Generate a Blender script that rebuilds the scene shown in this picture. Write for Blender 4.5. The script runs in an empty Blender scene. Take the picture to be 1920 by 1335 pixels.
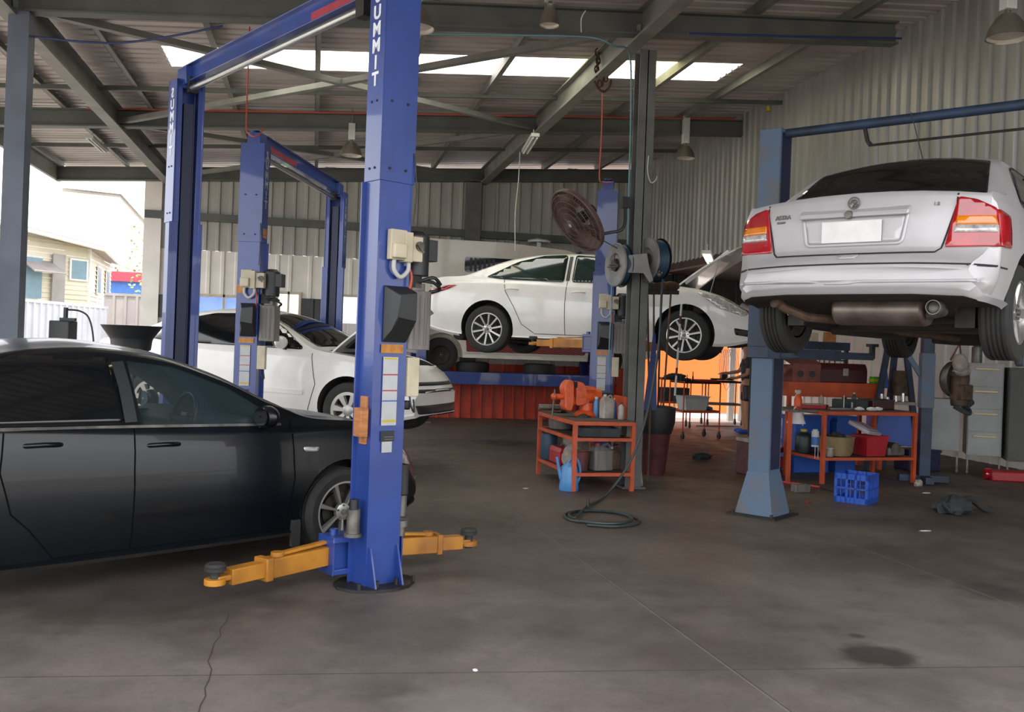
import bpy, bmesh, math, random
from mathutils import Vector, Matrix
from mathutils.bvhtree import BVHTree
from mathutils.geometry import delaunay_2d_cdt
random.seed(7)
COL = bpy.context.scene.collection
PI = math.pi
# ---------------------------------------------------------------- camera maths (building axes: X right, Y deep, Z up)
PSI = math.radians(12.0); EYE = 1.55; F = 1750.0; CX, CY = 960.0, 648.0; ROLL = .037
def W(a, d, z=0.0):
    return Vector((a*math.cos(PSI)+d*math.sin(PSI), -a*math.sin(PSI)+d*math.cos(PSI), z))
def ray(px, py):
    u, v = px-CX, py-CY
    c, s = math.cos(ROLL), math.sin(ROLL)
    a, h = (c*u+s*v)/F, -(-s*u+c*v)/F
    w = W(a, 1); return Vector((w.x, w.y, h))
EYEP = Vector((0, 0, EYE))
def at(px, py, d): return EYEP + ray(px, py)*d
def onX(px, py, X): r = ray(px, py); return EYEP + r*(X/r.x)
def onY(px, py, Y): r = ray(px, py); return EYEP + r*(Y/r.y)
def onZ(px, py, Z): r = ray(px, py); return EYEP + r*((Z-EYE)/r.z)
# ---------------------------------------------------------------- materials
MATS = {}
def lin(h):
    h = h.lstrip('#'); o = []
    for i in (0, 2, 4):
        c = int(h[i:i+2], 16)/255; o.append(c/12.92 if c <= .04045 else ((c+.055)/1.055)**2.4)
    return (*o, 1)
def mat(name, hexc, rough=.5, metal=0., hex2=None, scale=6., mixlo=.35, mixhi=.7, coat=0., bump=0., emit=0., spec=.5, detail=5., stretch=None, trans=0., alpha=1.):
    if name in MATS: return MATS[name]
    m = bpy.data.materials.new(name); m.use_nodes = True; MATS[name] = m
    nt = m.node_tree; b = nt.nodes['Principled BSDF']
    b.inputs['Base Color'].default_value = lin(hexc); b.inputs['Roughness'].default_value = rough
    b.inputs['Metallic'].default_value = metal; b.inputs['Coat Weight'].default_value = coat
    b.inputs['Specular IOR Level'].default_value = spec; b.inputs['Coat Roughness'].default_value = .04
    b.inputs['Transmission Weight'].default_value = trans; b.inputs['Alpha'].default_value = alpha
    if emit: b.inputs['Emission Color'].default_value = lin(hexc); b.inputs['Emission Strength'].default_value = emit
    tc = nt.nodes.new('ShaderNodeTexCoord'); no = nt.nodes.new('ShaderNodeTexNoise')
    no.inputs['Scale'].default_value = scale; no.inputs['Detail'].default_value = detail
    if stretch:
        mp = nt.nodes.new('ShaderNodeMapping'); mp.inputs['Scale'].default_value = stretch
        nt.links.new(tc.outputs['Object'], mp.inputs['Vector']); nt.links.new(mp.outputs['Vector'], no.inputs['Vector'])
    else: nt.links.new(tc.outputs['Object'], no.inputs['Vector'])
    if hex2 is None:   # a faint wear variation on every paint
        r, g, bb, _ = lin(hexc); h2 = (r*.82, g*.82, bb*.82, 1)
    else: h2 = lin(hex2)
    cr = nt.nodes.new('ShaderNodeValToRGB'); e = cr.color_ramp.elements
    e[0].position = mixlo; e[0].color = lin(hexc); e[1].position = mixhi; e[1].color = h2
    nt.links.new(no.outputs['Fac'], cr.inputs['Fac']); nt.links.new(cr.outputs['Color'], b.inputs['Base Color'])
    if bump:
        bp = nt.nodes.new('ShaderNodeBump'); bp.inputs['Strength'].default_value = bump; bp.inputs['Distance'].default_value = .01
        nt.links.new(no.outputs['Fac'], bp.inputs['Height']); nt.links.new(bp.outputs['Normal'], b.inputs['Normal'])
    return m
mat('lift_blue', '#1c3a88', .42, hex2='#182f70', scale=3, coat=.45)
mat('lift_blue_dark', '#172a66', .5)
mat('lift_navy', '#10183c', .5)
mat('old_blue', '#4b5f78', .65, hex2='#5d564f', scale=3.5, mixlo=.48, mixhi=.72, bump=.2, detail=9)
mat('old_blue_dark', '#1e3350', .6, hex2='#16202c', scale=5)
mat('arm_yellow', '#be7a1a', .5, hex2='#8a520f', scale=4)
mat('bench_orange', '#c4491c', .55, hex2='#9c3a18', scale=5)
mat('vise_orange', '#e0531c', .45, hex2='#b8401a', scale=12)
mat('black_rubber', '#191919', .75, hex2='#2a2826', scale=14)
mat('black_plastic', '#16181a', .5)
mat('dark_metal', '#2a2825', .6, .4, hex2='#161413', scale=12)
mat('rust_metal', '#5b4433', .7, .3, hex2='#332a24', scale=14)
mat('steel', '#a8a8a6', .3, .9)
mat('dull_steel', '#77746e', .5, .7, hex2='#4c4944', scale=10)
mat('chrome', '#d8d8d8', .12, 1.)
mat('grey_girder', '#4f524d', .62, hex2='#40433f', scale=3)
mat('post_blue_grey', '#4f5765', .6, hex2='#3f4653', scale=3); mat('crack_brown', '#2e2824', .9); mat('grey_girder_light', '#706f69', .6, hex2='#595a54', scale=3)
mat('column_grey', '#595a56', .6, hex2='#454644', scale=4)
mat('roof_sheet', '#b3aba6', .55, hex2='#978e89', scale=2.5, stretch=(.4, 1, 1))
mat('wall_sheet', '#a3a29a', .5, hex2='#8d8c85', scale=2, stretch=(1, 1, .3))
mat('wall_right_sheet', '#9c9b97', .42, .35, hex2='#85847f', scale=2.5, stretch=(1, 1, .25))
mat('wall_white', '#e2dcd4', .5, hex2='#d0cac0', scale=2)
mat('wall_red', '#d0452a', .45, hex2='#b0341e', scale=3)
mat('brown_sheet', '#4a3630', .6, hex2='#32241f', scale=4)
mat('charcoal_sheet', '#24252b', .45, hex2='#16171b', scale=4)
mat('orange_wall', '#d2611c', .8, hex2='#cc5c1a', scale=1)
mat('cream_plastic', '#c2b79c', .5, hex2='#a89c82', scale=7)
mat('tank_grey', '#6f6a66', .5, hex2='#55504c', scale=4, stretch=(8, 8, .6))
mat('sticker_white', '#b4b6b8', .5)
mat('sticker_orange', '#c07a20', .5, hex2='#8a5618', scale=20)
mat('sticker_red', '#a02838', .5); mat('sticker_blue', '#2a58a0', .5)
mat('lettering_white', '#e8ecf4', .5)
mat('lettering_grey', '#8d9a9a', .5)
mat('red_hose', '#b0402c', .5)
mat('wood', '#b4703c', .6, hex2='#8d5228', scale=8, stretch=(1, 1, 6))
mat('black_paint', '#070b0f', .3, .0, coat=.22, hex2='#05080b', spec=.25); mat('seam_black', '#020303', .9, spec=.1)
mat('white_paint', '#e6e3de', .3, coat=.7, hex2='#dedbd5')
mat('silver_paint', '#b6b3b5', .44, .35, coat=.2, hex2='#afacae')
mat('dark_glass', '#0a0d0f', .05, .0, coat=0., spec=.5)
mat('green_glass', '#20302c', .06, .0, coat=.3, spec=.6, hex2='#0f1614', scale=1.5)
mat('underbody', '#14120f', .8, hex2='#2b221c', scale=6)
mat('seam', '#15130f', .8)
mat('tyre', '#151515', .8, hex2='#1f1e1d', scale=20)
mat('alloy', '#b6b4b0', .28, .8)
mat('hubcap', '#aaa7a1', .35, .6)
mat('lens_red', '#86040e', .15, coat=1., hex2='#b4101c', scale=7)
mat('lens_amber', '#e07808', .15, coat=1.)
mat('lens_clear', '#d8d4d0', .12, .2, coat=1., hex2='#8c8886', scale=30)
mat('plate_white', '#e4e2e0', .5)
mat('lamp_alu', '#8d857a', .35, .7, hex2='#6f675d', scale=4)
mat('lamp_glass', '#cfc8ba', .3)
mat('fan_brown', '#5a443f', .6, hex2='#3f2f2c', scale=3)
mat('reel_grey', '#6d6a69', .5, hex2='#585655', scale=7)
mat('hose_blue', '#16384f', .5); mat('hose_dark', '#1e2a2b', .45); mat('hose_teal', '#4c7a82', .5)
mat('cable_white', '#b8bab6', .5); mat('cable_black', '#141414', .5)
mat('crate_blue', '#1a4fc0', .45); mat('can_blue', '#4a8ac4', .4, hex2='#3c78b0')
mat('tub_red', '#a81c28', .45); mat('tub_white', '#c4ccd2', .5); mat('tub_tan', '#94805c', .6, hex2='#75643f')
mat('lid_lilac', '#b0a4b0', .5); mat('dirty_white', '#a59c92', .6, hex2='#7a6f66', scale=9)
mat('maroon', '#5a2426', .6, hex2='#3a1a1c', scale=8); mat('blue_box', '#1c4fae', .45)
mat('cabinet_grey', '#a3a6a4', .55, hex2='#8e918f', scale=3); mat('cabinet_dark', '#4c4d48', .6)
mat('handle_brass', '#c0a880', .4, .3)
mat('green_plastic', '#2f9a28', .4); mat('yellow_plastic', '#c2a81e', .5)
mat('cloth_dark', '#23262a', .9, hex2='#353a3a', scale=9, bump=.6); mat('glove_brown', '#4e2d1a', .8, hex2='#20150f', scale=9)
mat('skin', '#b98263', .5, hex2='#a9745a', scale=5); mat('hair', '#241a14', .7)
mat('bench_top', '#4c3a30', .7, hex2='#2f2622', scale=7)
mat('house_cream', '#cabfa9', .7, hex2='#bdb19a', scale=1.5); mat('house_trim', '#d6d2c8', .6); mat('house_roof', '#857a6e', .6); mat('house_glass', '#5c7888', .4)
mat('fence_white', '#bcbdc6', .6, hex2='#adaeb8', scale=2); mat('fence_brown', '#8a827f', .6, hex2='#79716f', scale=2)
mat('leaf_bright', '#6da834', .6, hex2='#9cc85c', scale=3); mat('leaf_mid', '#5c8440', .7, hex2='#88a860', scale=3); mat('bark', '#6a5a48', .8)
mat('shop_red', '#d03040', .5); mat('shop_blue', '#3a6cc0', .5)
mat('van_white', '#cfc8bc', .4, coat=.4, hex2='#c2bbaf', scale=1.5)
mat('engine_pink', '#7a3c34', .7, hex2='#54302c', scale=6); mat('toolbox_maroon', '#3c1216', .5)
mat('tube_light', '#fffdf2', .4, emit=6.); mat('glass_pane', '#dfeaf0', .05, alpha=.22)
mat('tinted_pane', '#2c3a3c', .03, alpha=.45, coat=1.); mat('interior', '#17191a', .8, hex2='#23272a', scale=5)
mat('mirror_glass', '#bfd6dc', .03, 1.)

def reflection_mat():  # reflection of the red ribbed wall, painted on as curved stripes
    m = bpy.data.materials.new('reflection_stripes'); m.use_nodes = True; nt = m.node_tree; b = nt.nodes['Principled BSDF']
    tc = nt.nodes.new('ShaderNodeTexCoord'); sp = nt.nodes.new('ShaderNodeSeparateXYZ'); nt.links.new(tc.outputs['Object'], sp.inputs[0])
    def mth(op, a, b_=None):
        n = nt.nodes.new('ShaderNodeMath'); n.operation = op
        for i, q in enumerate((a, b_)):
            if q is None: continue
            if isinstance(q, (int, float)): n.inputs[i].default_value = q
            else: nt.links.new(q, n.inputs[i])
        return n.outputs[0]
    z2 = mth('MULTIPLY', mth('POWER', mth('ABSOLUTE', sp.outputs['Z']), 2), 4.0)
    w = mth('SINE', mth('MULTIPLY', mth('ADD', sp.outputs['X'], z2), 44))
    cr = nt.nodes.new('ShaderNodeValToRGB'); e = cr.color_ramp.elements
    e[0].position = .35; e[0].color = lin('#1c0f0d'); e[1].position = .55; e[1].color = lin('#8e2420')
    nt.links.new(mth('ADD', mth('MULTIPLY', w, .5), .5), cr.inputs['Fac']); nt.links.new(cr.outputs['Color'], b.inputs['Base Color'])
    b.inputs['Roughness'].default_value = .4; MATS['reflection_stripes'] = m
reflection_mat()
def sky_sheet():
    m = bpy.data.materials.new('skylight_sheet'); m.use_nodes = True; nt = m.node_tree; nt.nodes.clear()
    o = nt.nodes.new('ShaderNodeOutputMaterial'); t = nt.nodes.new('ShaderNodeBsdfTranslucent'); e = nt.nodes.new('ShaderNodeEmission'); a = nt.nodes.new('ShaderNodeAddShader')
    no = nt.nodes.new('ShaderNodeTexNoise'); no.inputs['Scale'].default_value = .8; cr = nt.nodes.new('ShaderNodeValToRGB')
    cr.color_ramp.elements[0].position = .45; cr.color_ramp.elements[0].color = lin('#fffdf4'); cr.color_ramp.elements[1].position = .62; cr.color_ramp.elements[1].color = lin('#efe6a0')
    tc = nt.nodes.new('ShaderNodeTexCoord'); nt.links.new(tc.outputs['Object'], no.inputs['Vector']); nt.links.new(no.outputs['Fac'], cr.inputs['Fac'])
    nt.links.new(cr.outputs['Color'], t.inputs['Color']); nt.links.new(cr.outputs['Color'], e.inputs['Color']); e.inputs['Strength'].default_value = .75  # emission adds daylight glow to the translucent sheet
    nt.links.new(t.outputs[0], a.inputs[0]); nt.links.new(e.outputs[0], a.inputs[1]); nt.links.new(a.outputs[0], o.inputs['Surface']); MATS['skylight_sheet'] = m
sky_sheet()
# ---------------------------------------------------------------- mesh builder
class MB:
    def __init__(s): s.v = []; s.f = []; s.mi = []; s.T = Matrix(); s.m = 0
    def add(s, vs, fs):
        n = len(s.v); s.v += [s.T @ Vector(p) for p in vs]; s.f += [tuple(i+n for i in f) for f in fs]; s.mi += [s.m]*len(fs); return s
    def box(s, x0, x1, y0, y1, z0, z1):
        return s.add([(x0,y0,z0),(x1,y0,z0),(x1,y1,z0),(x0,y1,z0),(x0,y0,z1),(x1,y0,z1),(x1,y1,z1),(x0,y1,z1)],
                     [(0,3,2,1),(4,5,6,7),(0,1,5,4),(1,2,6,5),(2,3,7,6),(3,0,4,7)])
    def cbox(s, c, sz): return s.box(c[0]-sz[0]/2, c[0]+sz[0]/2, c[1]-sz[1]/2, c[1]+sz[1]/2, c[2]-sz[2]/2, c[2]+sz[2]/2)
    def beam(s, p0, p1, w, h, up=(0,0,1)):   # box bar between two points
        p0, p1 = Vector(p0), Vector(p1); d = (p1-p0).normalized(); up = Vector(up)
        if abs(d.dot(up)) > .98: up = Vector((1,0,0))
        x = d.cross(up).normalized()*w/2; z = x.cross(d).normalized()*h/2
        vs = [p0-x-z, p0+x-z, p0+x+z, p0-x+z, p1-x-z, p1+x-z, p1+x+z, p1-x+z]
        return s.add(vs, [(0,1,2,3),(7,6,5,4),(0,4,5,1),(1,5,6,2),(2,6,7,3),(3,7,4,0)])
    def cyl(s, p0, p1, r0, r1=None, n=16, caps=True):
        r1 = r0 if r1 is None else r1; p0, p1 = Vector(p0), Vector(p1); d = (p1-p0).normalized()
        a = d.orthogonal().normalized(); b = d.cross(a)
        vs = []
        for p, r in ((p0, r0), (p1, r1)):
            for i in range(n):
                t = 2*PI*i/n; vs.append(p + (a*math.cos(t)+b*math.sin(t))*r)
        fs = [(i, (i+1) % n, n+(i+1) % n, n+i) for i in range(n)]
        if caps: fs += [tuple(range(n))[::-1], tuple(range(n, 2*n))]
        return s.add(vs, fs)
    def tube(s, pts, r, n=8, closed=False):
        P = [Vector(p) for p in pts]; N = len(P); rr = r if isinstance(r, (list, tuple)) else [r]*N
        vs = []; a = None
        for i in range(N):
            if closed: d = P[(i+1) % N]-P[i-1]
            else: d = P[min(i+1, N-1)]-P[max(i-1, 0)]
            if d.length < 1e-9: d = Vector((0, 0, 1))
            d.normalize()
            a = d.orthogonal() if a is None else a - d*a.dot(d)
            if a.length < 1e-6: a = d.orthogonal()
            a.normalize(); b = d.cross(a)
            for k in range(n):
                t = 2*PI*k/n; vs.append(P[i]+(a*math.cos(t)+b*math.sin(t))*rr[i])
        fs = []
        for i in range(N if closed else N-1):
            j = (i+1) % N
            for k in range(n): fs.append((i*n+k, i*n+(k+1) % n, j*n+(k+1) % n, j*n+k))
        if not closed: fs += [tuple(range(n))[::-1], tuple((N-1)*n+k for k in range(n))]
        return s.add(vs, fs)
    def lathe(s, prof, o=(0,0,0), axis='z', n=28, a0=0, a1=2*PI):
        vs = []; full = abs(a1-a0-2*PI) < 1e-6; nn = n if full else n+1
        for i in range(nn):
            t = a0+(a1-a0)*i/n; c, q = math.cos(t), math.sin(t)
            for r, h in prof:
                p = (r*c, r*q, h) if axis == 'z' else ((h, r*c, r*q) if axis == 'x' else (r*q, h, r*c))
                vs.append((p[0]+o[0], p[1]+o[1], p[2]+o[2]))
        m = len(prof); fs = []
        for i in range(n):
            j = (i+1) % nn
            for k in range(m-1): fs.append((i*m+k, j*m+k, j*m+k+1, i*m+k+1))
        return s.add(vs, fs)
    def prism(s, poly, h0, h1, plane='xy'):
        def mp(u, v, h): return (u, v, h) if plane == 'xy' else ((u, h, v) if plane == 'xz' else (h, u, v))
        n = len(poly); vs = [mp(u, v, h0) for u, v in poly]+[mp(u, v, h1) for u, v in poly]
        return s.add(vs, [tuple(range(n))[::-1], tuple(range(n, 2*n))]+[(i, (i+1) % n, n+(i+1) % n, n+i) for i in range(n)])
    def ball(s, c, r, n=14, m=9, jit=0., zmin=-1.):
        r = (r, r, r) if isinstance(r, (int, float)) else r; vs = []; 
        for j in range(m+1):
            ph = -PI/2+PI*j/m; sz = max(math.sin(ph), zmin)
            for i in range(n):
                t = 2*PI*i/n; k = 1+random.uniform(-jit, jit)
                vs.append((c[0]+r[0]*math.cos(ph)*math.cos(t)*k, c[1]+r[1]*math.cos(ph)*math.sin(t)*k, c[2]+r[2]*sz*k))
        return s.add(vs, [(j*n+i, j*n+(i+1) % n, (j+1)*n+(i+1) % n, (j+1)*n+i) for j in range(m) for i in range(n)])
    def build(s, name, ms, parent=None, smooth=35, bevel=0., loc=None, rotz=0., solid=0.):
        me = bpy.data.meshes.new(name); me.from_pydata([tuple(p) for p in s.v], [], s.f)
        ms = [ms] if isinstance(ms, str) else ms
        for q in ms: me.materials.append(MATS[q])
        bm = bmesh.new(); bm.from_mesh(me)
        for f, k in zip(bm.faces, s.mi): f.material_index = k
        bmesh.ops.remove_doubles(bm, verts=bm.verts, dist=1e-5)
        bmesh.ops.recalc_face_normals(bm, faces=bm.faces)
        bm.to_mesh(me); bm.free()
        if smooth:
            me.shade_smooth(); me.set_sharp_from_angle(angle=math.radians(smooth))
        o = bpy.data.objects.new(name, me); COL.objects.link(o)
        if parent: o.parent = parent
        if loc is not None: o.location = loc
        o.rotation_euler.z = rotz
        if bevel:
            md = o.modifiers.new('bevel', 'BEVEL'); md.width = bevel; md.segments = 2; md.limit_method = 'ANGLE'; md.angle_limit = .7
        if solid:
            md = o.modifiers.new('solid', 'SOLIDIFY'); md.thickness = solid; md.offset = -1
        return o
def tag(o, label, cat, group=None, kind=None):
    o['label'] = label; o['category'] = cat
    if group: o['group'] = group
    if kind: o['kind'] = kind
    return o
def thing(name, label, cat, loc=(0,0,0), rotz=0., group=None):
    o = bpy.data.objects.new(name, None); COL.objects.link(o); o.empty_display_size = .1
    o.location = loc; o.rotation_euler.z = rotz; return tag(o, label, cat, group)
def struct(o, label=None, cat=None):
    o['kind'] = 'structure'
    if label: o['label'] = label
    if cat: o['category'] = cat
    return o
def dup(root, name=None, loc=None, rotz=None, label=None):
    def rec(o, par):
        c = o.copy(); COL.objects.link(c); c.parent = par
        for ch in list(o.children): rec(ch, c)
        return c
    r = rec(root, None)
    if loc is not None: r.location = loc
    if rotz is not None: r.rotation_euler.z = rotz
    if label: r['label'] = label
    return r
def text(name, body, size, M, m, parent=None, ext=.001, align='CENTER', bold=0.):
    cu = bpy.data.curves.new(name, 'FONT'); cu.body = body; cu.size = size; cu.extrude = ext; cu.align_x = align; cu.align_y = 'CENTER'; cu.offset = bold
    t = bpy.data.objects.new(name, cu); COL.objects.link(t); dg = bpy.context.evaluated_depsgraph_get()
    me = bpy.data.meshes.new_from_object(t.evaluated_get(dg)); bpy.data.objects.remove(t); bpy.data.curves.remove(cu)
    me.materials.clear(); me.materials.append(MATS[m]); me.name = name
    o = bpy.data.objects.new(name, me); COL.objects.link(o)
    if parent: o.parent = parent
    o.matrix_local = M; return o
def frame(o, x, y):   # matrix with text plane axes x (reading direction), y (up)
    x, y = Vector(x).normalized(), Vector(y).normalized(); z = x.cross(y)
    M = Matrix((x, y, z)).transposed().to_4x4(); M.translation = Vector(o); return M
def spline(pts, n=8, closed=False):
    P = [Vector(p) for p in pts]; N = len(P); out = []
    for i in range(N if closed else N-1):
        g = (lambda k: P[k % N]) if closed else (lambda k: P[max(0, min(N-1, k))])
        p0, p1, p2, p3 = g(i-1), g(i), g(i+1), g(i+2)
        for j in range(n):
            t = j/n; out.append(.5*((2*p1)+(p2-p0)*t+(2*p0-5*p1+4*p2-p3)*t*t+(3*p1-p0-3*p2+p3)*t*t*t))
    if not closed: out.append(P[-1])
    return out
# ---------------------------------------------------------------- camera
cam = bpy.data.cameras.new('camera'); co = bpy.data.objects.new('camera', cam); COL.objects.link(co)
cam.sensor_width = 36; cam.lens = 36*F/1920; cam.shift_y = -(1335/2-CY)/1920; cam.clip_end = 300
co.matrix_world = Matrix.Translation(EYEP) @ Matrix.Rotation(-PSI, 4, 'Z') @ Matrix.Rotation(PI/2, 4, 'X') @ Matrix.Rotation(ROLL, 4, 'Z')
bpy.context.scene.camera = co
# ================================================================ THE SHED
def zs(X): return 5.09+.07*X      # underside of the roof sheet
XR, YB, XL, Y0 = 6.9, 19.4, -4.9, 1.2
XA = 10.3                         # annex outer wall
BEAMS = (4.8, 9.6, 14.5, 19.2)
# floor material: stained concrete with saw cuts
def floor_mat():
    m = bpy.data.materials.new('stained_concrete'); m.use_nodes = True; nt = m.node_tree; b = nt.nodes['Principled BSDF']; MATS['stained_concrete'] = m
    L = nt.links.new; tc = nt.nodes.new('ShaderNodeTexCoord'); obj = tc.outputs['Object']; sp = nt.nodes.new('ShaderNodeSeparateXYZ'); L(obj, sp.inputs[0])
    def mth(op, *a):
        n = nt.nodes.new('ShaderNodeMath'); n.operation = op
        for i, q in enumerate(a):
            if isinstance(q, (int, float)): n.inputs[i].default_value = q
            else: L(q, n.inputs[i])
        return n.outputs[0]
    def noise(s, d=6, r=.6):
        n = nt.nodes.new('ShaderNodeTexNoise'); n.inputs['Scale'].default_value = s; n.inputs['Detail'].default_value = d; n.inputs['Roughness'].default_value = r; L(obj, n.inputs['Vector']); return n.outputs['Fac']
    def ramp(f, p0, c0, p1, c1):
        r = nt.nodes.new('ShaderNodeValToRGB'); e = r.color_ramp.elements; e[0].position = p0; e[0].color = c0; e[1].position = p1; e[1].color = c1; L(f, r.inputs['Fac']); return r.outputs['Color']
    def mix(f, a, c2, mode='MIX'):
        n = nt.nodes.new('ShaderNodeMix'); n.data_type = 'RGBA'; n.blend_type = mode
        for i, q in ((0, f), (6, a), (7, c2)):
            if isinstance(q, (int, float)): n.inputs[i].default_value = q
            elif isinstance(q, tuple): n.inputs[i].default_value = q
            else: L(q, n.inputs[i])
        return n.outputs[2]
    # base tone darker and browner with depth
    far = mth('MINIMUM', mth('MAXIMUM', mth('DIVIDE', mth('SUBTRACT', sp.outputs['Y'], 3.5), 4.5), 0), 1)
    base = mix(far, lin('#6e645f'), lin('#5a4e45'))
    col = mix(mth('MULTIPLY', ramp(noise(.7), .42, (0,0,0,1), .62, (1,1,1,1)), .68), base, lin('#3a302a'))
    col = mix(mth('MULTIPLY', ramp(noise(2.6, 8, .7), .5, (0,0,0,1), .68, (1,1,1,1)), .45), col, lin('#37302b'))
    col = mix(mth('MULTIPLY', ramp(noise(1.3, 9, .75), .56, (0,0,0,1), .7, (1,1,1,1)), .3), col, lin('#8b8179'))
    col = mix(mth('MULTIPLY', ramp(noise(30, 4, .7), .5, (0,0,0,1), .75, (1,1,1,1)), .25), col, lin('#2c2623'))
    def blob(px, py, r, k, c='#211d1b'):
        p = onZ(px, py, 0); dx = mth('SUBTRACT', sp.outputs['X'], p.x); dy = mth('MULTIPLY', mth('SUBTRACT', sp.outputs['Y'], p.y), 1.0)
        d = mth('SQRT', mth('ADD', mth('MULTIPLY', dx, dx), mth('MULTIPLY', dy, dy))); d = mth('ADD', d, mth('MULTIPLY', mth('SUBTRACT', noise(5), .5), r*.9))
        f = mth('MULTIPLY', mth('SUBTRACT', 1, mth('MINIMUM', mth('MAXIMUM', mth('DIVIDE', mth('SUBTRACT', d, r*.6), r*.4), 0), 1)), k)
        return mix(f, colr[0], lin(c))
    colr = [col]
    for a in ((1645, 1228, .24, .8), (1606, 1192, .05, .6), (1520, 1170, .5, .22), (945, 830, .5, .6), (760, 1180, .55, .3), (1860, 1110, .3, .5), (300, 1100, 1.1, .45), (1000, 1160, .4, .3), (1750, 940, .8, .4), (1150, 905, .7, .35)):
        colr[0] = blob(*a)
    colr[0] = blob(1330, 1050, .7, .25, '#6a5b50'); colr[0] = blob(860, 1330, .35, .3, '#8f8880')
    def line(p0, p1, w, k, c):
        p0 = onZ(*p0, 0); p1 = onZ(*p1, 0); d = (p1-p0).normalized(); n = Vector((-d.y, d.x))
        q = mth('ABSOLUTE', mth('SUBTRACT', mth('ADD', mth('MULTIPLY', sp.outputs['X'], n.x), mth('MULTIPLY', sp.outputs['Y'], n.y)), p0.x*n.x+p0.y*n.y))
        return mix(mth('MULTIPLY', mth('LESS_THAN', q, w), k), colr[0], lin(c))
    colr[0] = line((0, 1270), (1920, 1250), .004, .75, '#26211e')
    colr[0] = line((1000, 985), (1480, 1335), .005, .45, '#857c73'); colr[0] = line((1003, 985), (1484, 1335), .003, .7, '#221e1b')
    colr[0] = line((1515, 990), (1920, 1143), .005, .45, '#857c73')
    L(colr[0], b.inputs['Base Color'])
    L(ramp(noise(3, 6), .35, (.5,.5,.5,1), .7, (.8,.8,.8,1)), b.inputs['Roughness']); b.inputs['Specular IOR Level'].default_value = .35
    bp = nt.nodes.new('ShaderNodeBump'); bp.inputs['Strength'].default_value = .25; bp.inputs['Distance'].default_value = .01; L(noise(18, 8, .7), bp.inputs['Height']); L(bp.outputs['Normal'], b.inputs['Normal'])
floor_mat()
struct(MB().box(XL-.2, XA+.3, -3.5, YB+.1, -.12, 0).build('floor', 'stained_concrete', smooth=0), 'oil stained grey brown concrete workshop floor with saw cut joints')
# corrugated sheeting
def corr(mb, P0, U, V, N, lu, lv, pitch=.2, depth=.03):
    P0, U, V, N = map(Vector, (P0, U, V, N)); pr = []; x = 0.
    while x < lu-1e-6:
        for dx, h in ((0, 0), (.6, 0), (.68, 1), (.88, 1), (.96, 0)):
            if x+dx*pitch < lu: pr.append((x+dx*pitch, h*depth))
        x += pitch
    pr.append((lu, 0)); n = len(pr)
    f = lambda q, vv: P0+U*q[0]+N*q[1]+V*vv
    mb.add([f(q, 0) for q in pr]+[f(q, lv) for q in pr], [(i, i+1, n+i+1, n+i) for i in range(n-1)])
# back wall
wb = MB(); XBL = -3.3
WTOP = 3.21
wb.m = 0; 
nseg = 6
for k in range(nseg):
    x0 = XBL+(XR-XBL)*k/nseg; x1 = XBL+(XR-XBL)*(k+1)/nseg; corr(wb, (x0, YB, WTOP), (1,0,0), (0,0,1), (0,-1,0), x1-x0, zs(x0)-.05-WTOP, .235, .035)
wb.m = 1
WIN = [(onY(368, 560, YB).x, onY(472, 560, YB).x, 1.35, 2.3), (onY(522, 560, YB).x, onY(560, 560, YB).x, 1.35, 2.42), (onY(636, 560, YB).x, onY(712, 560, YB).x, 1.2, 2.42)]
xs = XBL
for (a, b_, z0, z1) in WIN+[(XR, XR, 0, 0)]:
    corr(wb, (xs, YB, 0), (1,0,0), (0,0,1), (0,-1,0), a-xs, WTOP, .27, .03)
    if b_ > a:
        corr(wb, (a, YB, 0), (1,0,0), (0,0,1), (0,-1,0), b_-a, z0, .27, .03); corr(wb, (a, YB, z1), (1,0,0), (0,0,1), (0,-1,0), b_-a, WTOP-z1, .27, .03)
    xs = b_
struct(wb.build('wall_back', ['wall_sheet', 'wall_white'], smooth=20), 'ribbed steel back wall, bare grey above and painted white below')
# dark painted band pieces and red painted lower part
xa, xb = WIN[1][1]+.06, WIN[2][0]-.06
mb = MB(); corr(mb, (xa, YB-.04, 1.85), (1,0,0), (0,0,1), (0,-1,0), xb-xa, .5, .27, .03); corr(mb, (XBL+.05, YB-.04, 1.85), (1,0,0), (0,0,1), (0,-1,0), WIN[0][0]-XBL-.1, .45, .27, .03)
struct(mb.build('trim_1', 'charcoal_sheet', smooth=20), 'dark painted band on the back wall')
xr0 = onY(700, 700, YB-.1).x
mb = MB(); corr(mb, (xr0, YB-.06, 0), (1,0,0), (0,0,1), (0,-1,0), XR-xr0, 1.15, .23, .06)
struct(mb.build('trim_2', 'wall_red', smooth=20), 'red ribbed lower panel of the back wall')
for i, (a, b_, z0, z1) in enumerate(WIN):
    fr = MB(); t = .05
    for q in ((a-t, a), (b_, b_+t), ((a+b_)/2-.02, (a+b_)/2+.02)): fr.box(q[0], q[1], YB-.06, YB+.03, z0-t, z1+t)
    fr.box(a, b_, YB-.06, YB+.03, z0-t, z0); fr.box(a, b_, YB-.06, YB+.03, z1, z1+t)
    w = struct(fr.build('window_%d' % (i+1), 'cream_plastic'), 'timber framed window in the back wall')
    MB().box(a, b_, YB-.005, YB+.003, z0, z1).build('pane', 'glass_pane', w)
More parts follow.
